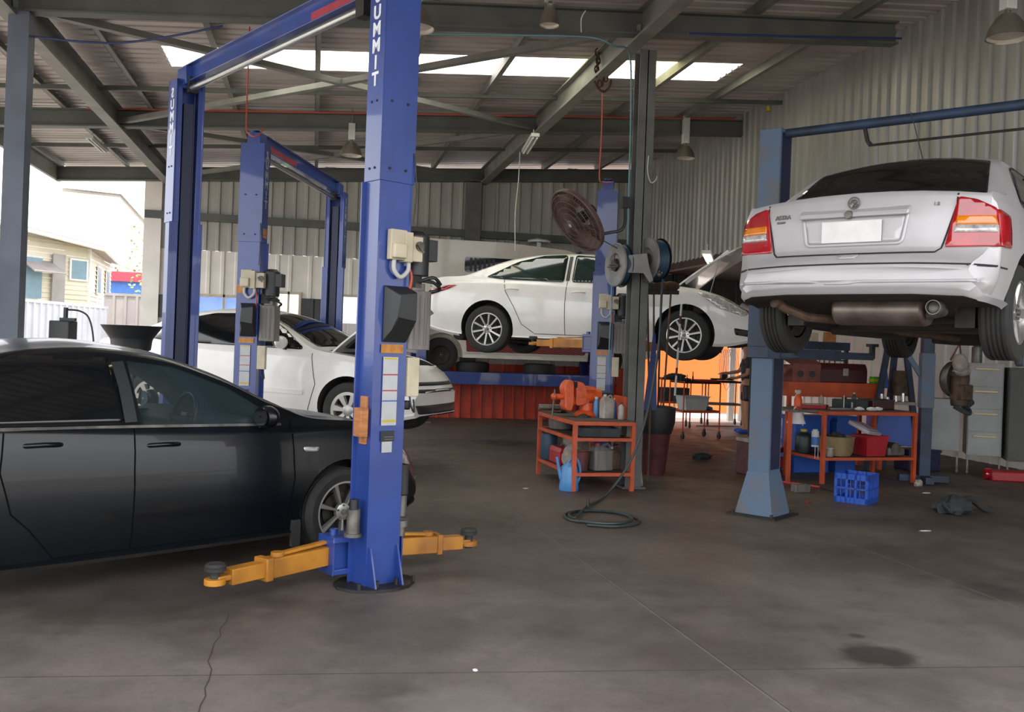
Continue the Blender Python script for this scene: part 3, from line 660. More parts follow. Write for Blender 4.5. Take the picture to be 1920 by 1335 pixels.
# ---------------------------------------------------------------- white sedans
def white_sedan(S, loc, rz, label, wstyle, bodycol='white_paint', glass='green_glass', mir=True, hoodang=48, liner='black_plastic'):
    car = thing('sedan_car', label, 'car', loc, rz); L = S['L']
    eb = MB(); wy = S['wy']; eb.prism([(wy+.04,.62),(wy+.04,1.3),(L-.30,1.2),(L-.30,.62)], -.64, .64, 'yz'); ec = eb.build('cut', 'black_plastic', smooth=0)
    bd, sk = body(S, 'car_body', car, bodycol, (ec,))
    for v in 'RL':
        for nm, poly in S['wins']: sk.panel(nm, rounded(poly, .045), v, glass, car)
        sm = MB()
        for ln in S['seams']: sk.ribbon(sm, ln, v, .009)
        sm.build('door_seam', 'seam', car, smooth=0)
        sm = MB()
        for ln in S['pill']: sk.ribbon(sm, ln, v, .05, .006)
        sm.build('door_pillar', 'black_plastic', car, smooth=0)
        for hy, hz_ in S['handles']: handle(car, sk, hy, hz_, bodycol, v)
        sk.panel('headlight', rounded(S['headlight'], .03), v, 'lens_clear', car, step=.04, off=.012)
        sk.panel('tail_light', rounded(S['tail'], .02), v, 'lens_red', car, step=.04, off=.012)
        sk.panel('tail_light_lens', rounded(S['tail2'], .02), v, 'lens_clear', car, step=.03, off=.018)
        for ln in S.get('mould', []):
            q = MB(); sk.ribbon(q, ln, v, .05, .012); q.build('side_moulding', bodycol, car, smooth=0, solid=.012)
    x = S['glassx']; sk.panel('windscreen', rounded([(-x[0],wy-.08),(-x[1],x[2]+.08),(0,x[2]),(x[1],x[2]+.08),(x[0],wy-.08),(0,wy)], .06), 'T', 'dark_glass' if glass == 'green_glass' else glass, car)
    sk.panel('rear_window', rounded([(-x[3],x[4]),(-x[5],x[6]),(x[5],x[6]),(x[3],x[4])], .06), 'T', 'dark_glass', car)
    # bonnet, hinged open
    hz0 = pw(S['top'])(wy+.06)-.02; LH = L-wy-.22; a = math.radians(hoodang); hb = MB(); n = 12; vs = []
    for side in (0, 1):
        for i in range(n+1):
            u = i/n; wloc = .68-.10*u*u; dz = -.02*side-.085*u*u
            for k in (-1, -.92, -.5, 0, .5, .92, 1):
                ey = u*LH*(1-.10*abs(k)**2*u); vs.append((k*wloc, ey, dz-.035*abs(k)**3))
    m = 7; fs = []
    for side in (0, 1):
        o_ = side*(n+1)*m
        for i in range(n):
            for k in range(m-1): f = (o_+i*m+k, o_+i*m+k+1, o_+(i+1)*m+k+1, o_+(i+1)*m+k); fs.append(f if side == 0 else f[::-1])
    o_ = (n+1)*m
    for i in range(n):
        for k in (0, m-1): fs.append((i*m+k, (i+1)*m+k, o_+(i+1)*m+k, o_+i*m+k))
    for k in range(m-1): fs.append((n*m+k, n*m+k+1, o_+n*m+k+1, o_+n*m+k)); fs.append((k, k+1, o_+k+1, o_+k))
    hb.add(vs, fs); hood = hb.build('bonnet', bodycol, car, smooth=40, loc=(0, wy+.06, hz0)); hood.rotation_euler.x = a
    ub = MB(); ub.prism([(-.5,.12),(.5,.12),(.42,LH*.82),(-.42,LH*.82)], -.075, -.04, 'xy'); ub.build('bonnet_liner', liner, hood)
    MB().tube([(.45, wy+.5, .86), (.43, wy+.06+.75*LH*math.cos(a), hz0+.75*LH*math.sin(a)-.05)], .007).build('bonnet_prop', 'steel', car)
    en = MB(); en.box(-.35, .3, wy+.2, L-.42, .62, .80).cyl((-.4, wy+.35, .84), (.35, wy+.35, .84), .06).box(.38, .58, wy+.3, wy+.55, .62, .84); en.build('engine', 'dark_metal', car, bevel=.02)
    if mir:
        mirror(car, wy-.42, S['mz'], .80, bodycol); mirror(car, wy-.42, S['mz'], .80, bodycol, -1)
    # front bumper grille slots and fog recess
    for poly in S['front']: sk.panel('grille', rounded(poly, .015), 'F', 'black_plastic', car, step=.04)
    for poly in S.get('fog', []):
        for v in 'RL': sk.panel('fog_light_recess', rounded(poly, .02), v, 'black_plastic', car, step=.04)
    put_wheels(car, S, wstyle)
    # running gear seen from below
    ug = MB(); h1, h2 = S['hubs']
    ug.cyl((-.7, h1, S['hz']-.05), (.7, h1, S['hz']-.05), .045).cyl((-.7, h2, S['hz']-.02), (.7, h2, S['hz']-.02), .035).box(-.3, .3, h2-.35, h2+.35, .12, .3).tube([(-.1,h2-.3,.2),(-.1,2.2,.17),(-.3,1.4,.17),(-.35,.35,.24)], .03).cyl((-.55,.35,.27),(.1,.35,.27), .1)
    ug.build('exhaust_and_axles', 'underbody', car); return car, sk
fr = [[(-.55,.60),(.55,.60),(.5,.53),(-.5,.53)], [(-.6,.42),(.6,.42),(.55,.3),(-.55,.3)]]
SC = dict(L=4.85, R=.335, rr=.225, hubs=(1.10, 3.875), hz=.335, ar=.395, wx=.79, kt=.40, wy=3.62, mz=1.03, glassx=(.66,.54,2.75,.62,.72,.50,1.32), cf=.3,
    top=[(0,.62),(.04,.70),(.09,.74),(.12,1.04),(.2,1.10),(.66,1.13),(1.0,1.26),(1.4,1.39),(1.9,1.46),(2.3,1.47),(2.7,1.43),(3.1,1.27),(3.48,1.08),(3.70,1.02),(4.2,.93),(4.55,.81),(4.74,.68),(4.85,.56)],
    belt=[(0,.58),(.12,.96),(.4,1.02),(1.3,1.01),(2.3,.97),(3.4,.94),(3.9,.93),(4.3,.85),(4.6,.73),(4.85,.5)],
    bot=[(0,.36),(.3,.28),(.8,.22),(2,.2),(3.8,.2),(4.5,.2),(4.85,.28)], wid=[(0,.74),(.15,.83),(.5,.89),(1.1,.91),(3.6,.91),(4.1,.90),(4.5,.84),(4.85,.66)],
    wins=[('rear_side_window', [(1.05,1.07),(1.5,1.30),(1.85,1.385),(2.20,1.40),(2.20,1.01),(1.30,1.04)]), ('front_side_window', [(2.31,1.01),(2.31,1.40),(2.7,1.37),(3.08,1.22),(3.38,1.03),(3.38,.985)])],
    seams=[[(2.25,.28),(2.24,.7),(2.25,1.02)], [(3.38,.28),(3.40,.6),(3.38,.95)], [(1.33,1.04),(1.36,.88),(1.5,.66),(1.62,.42),(1.8,.3)], [(1.8,.29),(3.38,.28)]],
    pill=[[(2.25,1.03),(2.25,1.38)]], handles=[(1.46,.90),(2.42,.87)],
    headlight=[(4.02,.90),(4.35,.84),(4.68,.66),(4.62,.60),(4.3,.70)], tail=[(.10,.93),(.62,.955),(.48,.89),(.12,.79)], tail2=[(.12,.945),(.50,.95),(.36,.905),(.13,.89)],
    front=fr, fog=[[(4.50,.45),(4.72,.42),(4.70,.34),(4.52,.36)]])
# placement from the two hub positions
def place(S, hub_r, hub_f):      # hub_x = (a, d) of right side rear and front wheel faces -> origin and rotation
    r, f = W(*hub_r), W(*hub_f); d = (f-r); rz = math.atan2(-d.x, d.y); k = d.normalized(); right = Vector((k.y, -k.x, 0)); o = r-k*S['hubs'][0]-right*.89; return o, rz
o, rz = place(SC, (-.37, 13.16), (2.2, 12.24)); o.z = 1.75-.335+.02
camry, skc = white_sedan(SC, o, rz, 'white sedan raised high on the far hoist with its bonnet open and ten-spoke alloy wheels', 'ten', hoodang=40, liner='white_paint')
CAMRY = (o.copy(), rz)
S2 = dict(SC); S2.update(L=4.52, R=.32, rr=.205, hubs=(1.02, 3.72), hz=.32, ar=.375, wx=.77, wy=3.30, kt=.38, mz=1.06, glassx=(.66,.54,2.42,.62,.70,.50,1.25),
    top=[(0,.62),(.04,.70),(.09,.74),(.12,1.02),(.2,1.07),(.6,1.10),(.95,1.26),(1.3,1.39),(1.8,1.465),(2.05,1.47),(2.4,1.42),(2.8,1.26),(3.20,1.06),(3.40,1.0),(3.95,.92),(4.3,.81),(4.44,.69),(4.52,.57)],
    belt=[(0,.58),(.12,.94),(.4,.99),(1.2,.99),(2.2,.95),(3.2,.93),(3.55,.92),(4.05,.85),(4.3,.74),(4.52,.49)],
    bot=[(0,.36),(.3,.28),(.8,.22),(2,.2),(3.7,.2),(4.25,.2),(4.52,.26)], wid=[(0,.74),(.15,.82),(.5,.88),(1.1,.90),(3.5,.90),(3.95,.89),(4.25,.83),(4.52,.64)],
    wins=[('rear_side_window', [(1.02,1.05),(1.4,1.30),(1.8,1.38),(2.26,1.39),(2.26,1.0),(1.3,1.02)]), ('front_side_window', [(2.36,1.0),(2.36,1.39),(2.55,1.33),(2.82,1.20),(3.10,1.02),(3.10,.985)])],
    seams=[[(2.32,.28),(2.31,.7),(2.32,1.0)], [(3.22,.30),(3.32,.6),(3.24,.95)], [(1.3,1.02),(1.32,.86),(1.42,.62),(1.55,.42),(1.7,.3)], [(1.7,.29),(3.22,.28)]],
    pill=[[(2.32,1.02),(2.32,1.37)]], handles=[(1.5,.88),(2.52,.85)], headlight=[(3.92,.84),(4.15,.82),(4.38,.66),(4.35,.57),(4.12,.65)], tail=[(.09,.94),(.44,.93),(.42,.80),(.12,.74)], tail2=[(.12,.90),(.30,.89),(.30,.86),(.13,.86)],
    mould=[[(2.4,.52),(3.16,.50)], [(1.7,.53),(2.24,.52)]], front=[[(-.6,.66),(.6,.66),(.55,.62),(-.55,.62)], [(-.6,.58),(.6,.58),(.55,.54),(-.55,.54)], [(-.6,.40),(.6,.40),(.55,.3),(-.55,.3)]],
    fog=[[(4.22,.47),(4.40,.46),(4.39,.36),(4.24,.36)]])
hf = (-1.83, 10.45); yaw2 = math.radians(108); hr = (hf[0]-2.70*math.sin(yaw2), hf[1]-2.70*math.cos(yaw2)); o, rz = place(S2, hr, hf); o.z = .43
white2, _ = white_sedan(S2, o, rz, 'white sedan with open bonnet and seven-spoke hubcaps beside the second blue hoist', 'seven', glass='dark_glass', hoodang=42)
CAR2 = (o.copy(), rz)
# ---------------------------------------------------------------- silver sedan seen from behind
S4 = dict(L=4.25, R=.31, rr=.20, hubs=(.85, 3.46), hz=.31, ar=.37, wx=.735, kt=.42, cr=.17, cf=.2, rc=.09, sharp=35, tw=.195,
    top=[(0,.55),(.02,.60),(.07,.64),(.095,.665),(.11,.75),(.135,.99),(.16,1.035),(.3,1.045),(.52,1.06),(.8,1.22),(1.1,1.40),(1.35,1.455),(1.9,1.475),(2.5,1.40),(2.9,1.20),(3.25,1.0),(3.6,.92),(3.95,.82),(4.15,.68),(4.25,.5)],
    belt=[(0,.50),(.07,.60),(.11,.70),(.135,.955),(.2,.965),(.6,.97),(1.5,.95),(3.0,.90),(3.5,.87),(3.9,.77),(4.25,.45)],
    bot=[(0,.40),(.04,.345),(.35,.32),(.7,.24),(2,.19),(3.4,.2),(4.0,.22),(4.25,.28)], wid=[(0,.76),(.03,.79),(.12,.83),(.4,.85),(.9,.855),(3.3,.855),(3.8,.83),(4.25,.66)], st=.05)
car = thing('sedan_car', 'silver sedan raised high on the old blue hoist, seen from behind', 'car', (*W(2.064, 5.85).xy, EYE+.02), heading(math.radians(40.0)))
bd, sk = body(S4, 'car_body', car, 'silver_paint')
lid = [(-.60,1.03),(-.60,.93),(-.53,.66),(-.50,.635),(.50,.635),(.53,.66),(.60,.93),(.60,1.03)]
sm = MB(); sk.ribbon(sm, lid, 'B', .011, .003, .03)
sk.ribbon(sm, [(-.82,.555),(-.4,.565),(0,.568),(.4,.565),(.82,.555)], 'B', .010, .003, .03); 
for v in 'RL': sk.ribbon(sm, [(.1,.552),(.40,.55)], v, .010, .003); sk.ribbon(sm, [(1.35,.3),(1.30,.6),(1.38,.96)], v, .008); sk.ribbon(sm, [(2.3,.26),(2.3,.95)], v, .008)
sm.build('panel_seam', 'seam', car, smooth=0)
for sg, v in ((1, 'R'), (-1, 'L')):
    # lens wraps round the corner: rear face part and side part share one look
    base = [(sg*.605,.975),(sg*.70,.955),(sg*.80,.90),(sg*.825,.67),(sg*.545,.665)]
    l_ = sk.panel('tail_light', rounded(base, .02), 'B', 'lens_red', car, step=.025, off=.014, th=.014)
    sk.panel('amber_lens', rounded([(sg*.60,.855),(sg*.79,.855),(sg*.805,.80),(sg*.595,.80)], .008), 'B', 'lens_amber', l_, step=.03, off=.020)
    sk.panel('reversing_lens', rounded([(sg*.60,.80),(sg*.805,.80),(sg*.81,.755),(sg*.59,.755)], .008), 'B', 'lens_clear', l_, step=.03, off=.0205)
    sk.panel('side_lens', rounded([(.225,.90),(.43,.87),(.42,.675),(.225,.67)], .02), v, 'lens_red', l_, step=.03, off=.010, th=.01)
    sk.panel('side_window', rounded([(.98,1.03),(1.18,1.20),(1.4,1.32),(1.6,1.355),(2.25,1.37),(2.25,.99)], .05), v, 'dark_glass', car)
    sk.panel('front_side_window', rounded([(2.33,.99),(2.33,1.365),(2.6,1.3),(3.05,1.0)], .05), v, 'dark_glass', car)
    q = MB(); sk.ribbon(q, rounded([(.96,1.015),(1.17,1.21),(1.4,1.34),(1.6,1.375),(2.27,1.39),(2.27,.975)], .05), v, .02, .008, closed=True); q.build('window_rubber', 'seam', car, smooth=0)
    mirror(car, 2.95, 1.0, .78, 'silver_paint', sg)
sk.panel('rear_window', rounded([(-.665,.60),(-.56,1.10),(-.3,1.18),(.3,1.18),(.56,1.10),(.665,.60),(0,.55)], .06), 'T', 'dark_glass', car, step=.04)
sk.panel('windscreen', rounded([(-.62,3.15),(-.5,2.5),(.5,2.5),(.62,3.15)], .06), 'T', 'dark_glass', car)
# number plate recess with its overhanging grip
def rot_y(mb): return mb
rc_ = MB(); sk.ribbon(rc_, rounded([(-.335,.905),(.335,.905),(.305,.70),(-.295,.70)], .03), 'B', .022, .012, .02, closed=True); rc_.build('plate_surround', 'silver_paint', car, smooth=40, solid=.016)
sk.panel('plate_recess', rounded([(-.325,.89),(.325,.89),(.298,.71),(-.288,.71)], .03), 'B', 'silver_paint', car, off=.004, step=.04)
yb = sk.hit('B', 0, .80, 0).y
mb = MB(); mb.add([(-.35,yb-.02,.905),(.35,yb-.02,.905),(.35,yb+.03,.94),(-.35,yb+.03,.94),(-.345,yb-.028,.875),(.345,yb-.028,.875),(.345,yb+.05,.875),(-.345,yb+.05,.875)], [(0,1,2,3),(7,6,5,4),(0,4,5,1),(1,5,6,2),(2,6,7,3),(3,7,4,0)]); mb.build('boot_grip', 'silver_paint', car, bevel=.01)
mb = MB(); mb.lathe([(0,-.012),(.024,-.010),(.027,0),(.027,.012)], axis='y', n=20, o=(-.02, yb-.028, .89)); mb.build('boot_lock', 'dull_steel', car)
mb = MB(); mb.box(-.19, .19, yb-.030, yb-.024, .712, .850); mb.build('number_plate', 'plate_white', car, bevel=.003)
ye = sk.hit('B', 0, .965, 0).y
mb = MB(); mb.tube([(.036*math.cos(t), ye-.010, .968+.036*math.sin(t)) for t in [2*PI*k/28 for k in range(28)]], .004, n=6, closed=True)
mb.tube([(-.024,ye-.01,.962),(-.012,ye-.012,.985),(.008,ye-.014,.988),(.02,ye-.014,.975),(.012,ye-.012,.962),(.0,ye-.01,.955),(-.01,ye-.01,.942),(.018,ye-.01,.945),(.026,ye-.01,.96)], .0045, n=6)
mb.ball((.004,ye-.012,.974), (.012,.006,.010)); mb.build('badge', 'dull_steel', car)
def btxt(nm, s, x, z, sz, ang=0.):
    p = sk.hit('B', x, z, 0); q = sk.hit('B', x+.04, z, 0); dx = (q-p).normalized(); text(nm, s, sz, frame(p+Vector((0,-.004,0)), (dx.x, dx.y, 0), (0, .08, 1)), 'dull_steel', car, .003, bold=.0008)
btxt('badge_lettering', 'ASTRA', -.485, .905, .040); btxt('badge_lettering', '1.8', .49, .935, .030)
p = sk.hit('B', -.49, .872, 0); mb = MB(); mb.cbox((p.x, p.y-.002, .872), (.075, .006, .014)); mb.build('badge_bar', 'dull_steel', car, bevel=.002)
sk.panel('bumper_ridge', [(-.74,.47),(.74,.47),(.74,.452),(-.74,.452)], 'B', 'silver_paint', car, off=.006, step=.04, th=.012)
sk.panel('tow_eye_cover', rounded([(-.07,.625),(.07,.625),(.05,.60),(-.05,.60)], .01), 'B', 'silver_paint', car, off=.008, step=.03)
put_wheels(car, S4, 'five')
mb = MB(); mb.cyl((-.20, .46, .30), (.38, .46, .30), .10, n=24); mb.v = [Vector((v.x, (v.y-.46)*1.5+.46, v.z)) for v in mb.v]; mb.build('muffler', mat('muffler_steel', '#7b6f68', .45, .6, hex2='#4a3e37', scale=6) and 'muffler_steel', car, bevel=.02)
mb = MB(); mb.tube([(.40,.40,.27),(.5,.34,.29),(.50,.22,.30)], .03, n=12).lathe([(.040,-.03),(.044,-.03),(.044,.08),(.040,.08),(.039,.02),(.0,.06)], axis='y', o=(.50,.15,.305), n=24); mb.build('tailpipe', 'dull_steel', car)
mb = MB(); mb.tube([(-.55,.24,.34),(-.50,.30,.30),(-.40,.40,.25),(-.25,.55,.24),(-.2,.8,.26),(-.15,1.6,.2),(0,2.6,.18)], .032, n=10).cyl((-.555,.22,.345),(-.54,.26,.338), .04, n=16); mb.build('exhaust_pipe', 'rust_metal', car)
mb = MB(); mb.cyl((-.66,.85,.30),(.66,.85,.30), .05).box(-.6,.6,.80,.95,.23,.30).box(-.62,-.5,.6,1.1,.2,.34).box(.5,.62,.6,1.1,.2,.34)
for sg in (-1, 1): mb.tube([(sg*.5+.06*math.cos(t), .72+.06*math.sin(t), .25+t*.010) for t in [k*.5 for k in range(44)]], .008, n=6)
mb.build('rear_axle', 'dark_metal', car)
mb = MB(); mb.box(-.45,.5,1.1,1.75,.19,.3).box(-.62,-.52,1.4,3.0,.16,.24).box(.52,.62,1.4,3.0,.16,.24).box(-.35,.35,3.1,3.8,.14,.3).cyl((-.65,3.46,.28),(.65,3.46,.28),.03); mb.build('fuel_tank_and_rails', 'underbody', car, bevel=.02)
mb = MB(); mb.tube([(0,1.52,1.41),(.01,1.50,1.45)], [.016,.010]).tube([(.01,1.50,1.45),(-.03,1.28,1.80)], .0035); mb.build('aerial', 'black_plastic', car)
ASTRA = car
# ================================================================ TWO POST HOISTS
def lift(label, near, far, H, carz, arms_near, arms_far, text_side=-1, stickers=True, wood=False, zex=2.55, word='SUMMIT', span_bar=True, tagp=False):
    n, f = W(*near), W(*far); d = f-n; span = d.length; rz = math.atan2(-d.x, d.y)
    t = thing('two_post_hoist', label, 'car hoist', n, rz)
    w, dp = .245, .17
    for i, (yo, s) in enumerate(((0., 1), (span, -1))):
        mb = MB(); T = .012
        def Y(v): return yo+s*v
        def bx(x0, x1, y0, y1, z0, z1): a, b = sorted((Y(y0), Y(y1))); mb.box(x0, x1, a, b, z0, z1)
        bx(-w/2, w/2, -dp/2, -dp/2+T, 0, H); bx(-w/2, -w/2+T, -dp/2, dp/2, 0, H); bx(w/2-T, w/2, -dp/2, dp/2, 0, H)
        bx(-w/2-.03, -w/2+.05, dp/2-T, dp/2, 0, zex); bx(w/2-.05, w/2+.03, dp/2-T, dp/2, 0, zex)
        bx(-w/2, -w/2+.05, dp/2-T, dp/2, zex, H-.01); bx(w/2-.05, w/2, dp/2-T, dp/2, zex, H-.01); bx(-w/2, w/2, dp/2-T, dp/2, H-.07, H)
        c = mb.build('post', 'lift_blue', t, bevel=.003)
        mb = MB(); bx(-w/2-.008, w/2+.008, -dp/2-.008, -dp/2, zex, H); bx(-w/2-.008, -w/2, -dp/2-.008, dp/2+.004, zex, H); bx(w/2, w/2+.008, -dp/2-.008, dp/2+.004, zex, H)
        mb.build('extension_sleeve', 'lift_blue', c, bevel=.002)
        mb = MB(); bx(-.045, .045, -.01, .05, .35, H-.2); mb.cyl((-.07, Y(.03), .3), (-.07, Y(.03), H-.1), .006, n=6).cyl((.06, Y(.03), .3), (.06, Y(.03), H-.1), .006, n=6)
        mb.build('hydraulic_ram', 'lift_navy', c)
        mb = MB(); mb.lathe([(0,0),(.27,0),(.27,.02),(0,.02)], o=(0, Y(0), 0), n=12); mb.v = [Vector((v.x, Y(0)+(v.y-Y(0))*.82, v.z)) for v in mb.v]
        for x in (-.2, -.07, .07, .2): mb.cyl((x, Y(-.14), .02), (x, Y(-.14), .06), .012, n=6)
        mb.build('base_plate', 'dark_metal', t)
        for x in (-.1, .1):
            mb = MB(); y0 = Y(-dp/2); mb.add([(x-.006,y0,.02),(x+.006,y0,.02),(x+.006,y0-s*.09,.02),(x-.006,y0-s*.09,.02),(x-.006,y0,.26),(x+.006,y0,.26),(x+.006,y0-s*.015,.26),(x-.006,y0-s*.015,.26)], [(0,3,2,1),(4,5,6,7),(0,1,5,4),(1,2,6,5),(2,3,7,6),(3,0,4,7)]); mb.build('gusset', 'lift_blue', t)
        mb = MB()
        for zz in (zex+.08, zex+.5):
            for x in (-.06, .06): mb.cyl((x, Y(-dp/2-.014), zz), (x, Y(-dp/2+.01), zz), .009, n=8)
            for yy in (-.03, .03): mb.cyl((-w/2-.014, Y(yy), zz), (-w/2, Y(yy), zz), .008, n=6); mb.cyl((w/2+.014, Y(yy), zz), (w/2, Y(yy), zz), .008, n=6)
        mb.build('bolts', 'dark_metal', c)
        mb = MB(); cz = carz-.1; y0, y1 = sorted((Y(.075), Y(.27))); mb.box(-.09, .09, *sorted((Y(-.02), Y(.12))), cz, cz+.75); mb.box(-.26, .26, y0, y1, cz, cz+.035).box(-.26, .26, y0, y1, cz+.2, cz+.235).box(-.25, .25, *sorted((Y(.12), Y(.14))), cz, cz+.235)
        for x in (-.26, .25): mb.box(x, x+.012, y0, y1, cz, cz+.2)
        for x in (-.19, .19): mb.cyl((x, Y(.2), cz-.01), (x, Y(.2), cz+.27), .028, n=14)
        mb.build('carriage', 'lift_blue', t, bevel=.004)
        for (tx, ty) in (arms_near if i == 0 else arms_far):
            sx = -1 if tx < 0 else 1; p = Vector((sx*.2, Y(.2), carz+.01)); q = Vector((tx, Y(ty), carz+.0)); u = (q-p).normalized(); Ln = (q-p).length
            mb = MB(); mb.beam(p, p+u*Ln*.62, .105, .115).beam(p+u*Ln*.58, p+u*Ln*.64, .125, .135)
            mb.beam(p+Vector((0,0,.085)), p+u*Ln*.5+Vector((0,0,.068)), .05, .02); mb.cyl(p+u*Ln*.5+Vector((0,0,.055)), p+u*Ln*.5+Vector((0,0,.085)), .04, n=14)
            a = mb.build('lift_arm', ARMC[0], t, bevel=.006)
            mb = MB(); mb.beam(p+u*Ln*.6, p+u*Ln*.9, .085, .09).beam(p+u*Ln*.88, p+u*Ln*1.0, .06, .03).cyl(q+Vector((0,0,-.03)), q+Vector((0,0,.005)), .06, n=20); mb.build('arm_extension', ARMC[0], a, bevel=.004)
            mb = MB(); mb.cyl(q+Vector((0,0,-.045)), q+Vector((0,0,.05)), .028, n=14).cyl(q+Vector((0,0,.05)), q+Vector((0,0,.068)), .06, n=20).lathe([(0,.068),(.058,.068),(.06,.075),(.05,.09),(.03,.085),(0,.085)], o=q, n=20); mb.build('lift_pad', 'black_rubber', a)
    # overhead
    mb = MB(); y0, y1 = -dp/2+.02, span+dp/2-.02; zc = H-.02
    if span_bar:
        mb.box(-.006, .006, y0, y1, zc, zc+.16).box(-.05, .05, y0, y1, zc+.155, zc+.165).box(-.05, .05, y0, y1, zc, zc+.01).box(-.07, .07, y0-.0, y0+.2, zc-.02, zc+.14).box(-.07, .07, y1-.2, y1, zc-.02, zc+.14)
        mb.build('crossbeam', 'lift_blue', t, bevel=.004)
        mb = MB(); mb.box(.0065, .012, span*.12, span*.42, zc+.02, zc+.09); mb.box(-.012, -.0065, span*.12, span*.32, zc+.02, zc+.09); mb.build('warning_label', 'sticker_red', t)
        mb = MB(); mb.cyl((-.02, span*.12, zc-.06), (-.02, span*.95, zc-.06), .028, n=14); mb.build('shut_off_bar', 'steel', t)
        MB().box(-.05, .03, span*.09, span*.12, zc-.12, zc+.04).build('bar_bracket', 'dark_metal', t); MB().box(-.05, .03, span*.95, span*.965, zc-.1, zc+.04).build('bar_bracket', 'dark_metal', t)
    # gear on the near post
    yf = -dp/2-.008
    g = MB(); g.box(-.06, .06, yf-.05, yf, 2.06, 2.25).box(-.055, .04, yf-.085, yf-.05, 2.07, 2.16).box(.04, .1, yf-.06, yf+.02, 2.05, 2.24).box(.1, .19, yf-.04, yf+.05, 2.06, 2.22); cb_ = g.build('control_box', 'cream_plastic', t, bevel=.006)
    MB().cyl((.16, yf-.055, 2.16), (.16, yf-.04, 2.16), .03, n=14).beam((.13, yf-.06, 2.17), (.18, yf-.06, 2.12), .012, .01).build('switch_knob', 'dull_steel', cb_)
    MB().tube(spline([(-.02, yf-.03, 2.07), (-.02, yf-.03, 2.0), (.03, yf-.03, 1.955), (.085, yf-.03, 2.0), (.085, yf-.03, 2.07)], 6), .014, n=10).build('conduit', 'cable_white', t)
    g = MB(); g.cyl((.23, 0, 1.98), (.23, 0, 2.24), .085, n=20).cyl((.23, 0, 2.24), (.23, 0, 2.27), .08, .05, n=20).box(.28, .36, -.06, .06, 2.08, 2.22); g.build('pump_motor', 'black_plastic', t, bevel=.004)
    MB().box(.14, .24, -.06, .06, 1.90, 2.0).build('valve_block', 'dark_metal', t); MB().tube(spline([(.12,-.11,2.3),(.13,-.12,2.5),(.12,-.10,2.75)],5), .005).build('power_lead', 'cable_black', t); g = MB(); g.tube(spline([(.2,-.05,1.95),(.3,-.1,1.94),(.37,-.08,1.90),(.33,-.02,1.88)],5), .012).tube(spline([(.2,-.02,1.92),(.28,-.12,1.97),(.36,-.1,1.93)],5), .012); g.build('hydraulic_hose', 'cable_black', t)
    g = MB(); g.prism(rounded([(.13,-.09),(.31,-.09),(.31,.09),(.13,.09)], .03), 1.5, 1.88).prism(rounded([(.16,-.06),(.28,-.06),(.28,.06),(.16,.06)], .03), 1.88, 1.93)
    for x in (.17, .21, .25): g.box(x, x+.012, -.096, -.088, 1.53, 1.85)
    g.build('oil_tank', 'tank_grey', t, bevel=.008)
    g = MB(); g.add([(-.07,yf,1.54),(.11,yf,1.54),(.11,yf,1.90),(-.07,yf,1.90),(-.03,yf-.05,1.62),(.11,yf-.05,1.60),(.11,yf-.11,1.86),(-.02,yf-.11,1.84),(-.03,yf-.11,1.70),(.11,yf-.11,1.68)], [(3,2,1,0),(0,1,5,4),(4,5,9,8),(8,9,6,7),(7,6,2,3),(0,4,8,7,3),(1,2,6,9,5)]); g.build('latch_cover', 'black_plastic', t, bevel=.006)
    MB().tube(spline([(.1,yf-.01,2.03),(.115,yf-.03,1.96),(.105,yf-.02,1.86),(.09,yf,1.80)],6), .009).build('red_hose', 'red_hose', t)
    MB().box(-.075, .09, yf-.003, yf, 1.475, 1.53).build('warning_label', 'sticker_orange', t)
    if stickers:
        s_ = MB(); s_.box(-.055, .055, yf-.003, yf, 1.02, 1.45); s = s_.build('instruction_label', 'sticker_white', t)
        MB().box(-.055, .055, yf-.004, yf-.003, 1.335, 1.343).box(-.055, .055, yf-.004, yf-.003, 1.235, 1.243).build('label_stripe', 'sticker_red', s)
        MB().box(-.055, .055, yf-.004, yf-.003, 1.17, 1.178).build('label_stripe', 'sticker_blue', s)
        MB().box(-.05, .05, yf-.004, yf-.003, 1.04, 1.055).box(-.05, .05, yf-.004, yf-.003, 1.435, 1.445).build('label_band', 'yellow_plastic', s)
        q = MB().box(-.055, .045, yf-.004, yf, .92, .985).build('rating_plate', 'black_plastic', t)
        MB().box(-.03, .035, yf-.006, yf-.004, .945, .95).box(-.03, .035, yf-.006, yf-.004, .93, .935).build('plate_line', 'dull_steel', q)
        MB().box(-.045, .03, yf-.003, yf, .85, .918).build('paper_label', 'sticker_white', t)
    if tagp: MB().box(-.12, -.02, yf-.003, yf, 2.0, 2.09).build('orange_tag', 'sticker_orange', t)
    MB().box(.13, .22, -.1, -.04, 1.2, 1.45).build('junction_box', 'cream_plastic', t, bevel=.005)
    MB().tube(spline([(.17,-.07,1.2),(.18,-.08,1.13),(.21,-.07,1.10),(.2,-.07,1.18)],5), .006).build('box_cable', 'cable_black', t)
    g = MB(); g.cyl((.16, -.03, .57), (.16, -.03, .75), .045, n=16); g.build('pad_adaptor', 'black_rubber', t)
    g = MB(); g.cyl((.165, -.03, .43), (.165, -.03, .56), .035, n=16).cyl((.165, -.03, .36), (.165, -.03, .40), .05, n=16).cyl((.165,-.03,.3),(.165,-.03,.36), .03, n=12); g.build('pad_adaptor', 'dull_steel', t)
    g = MB(); g.cyl((-.19, -.03, .34), (-.19, -.03, .50), .042, n=18).cyl((-.19,-.03,.33),(-.19,-.03,.35),.055, n=18); g.build('pad_adaptor', 'dull_steel', t); MB().cyl((-.19,-.03,.50),(-.19,-.03,.56), .028, n=14).build('adaptor_screw', 'black_plastic', t)
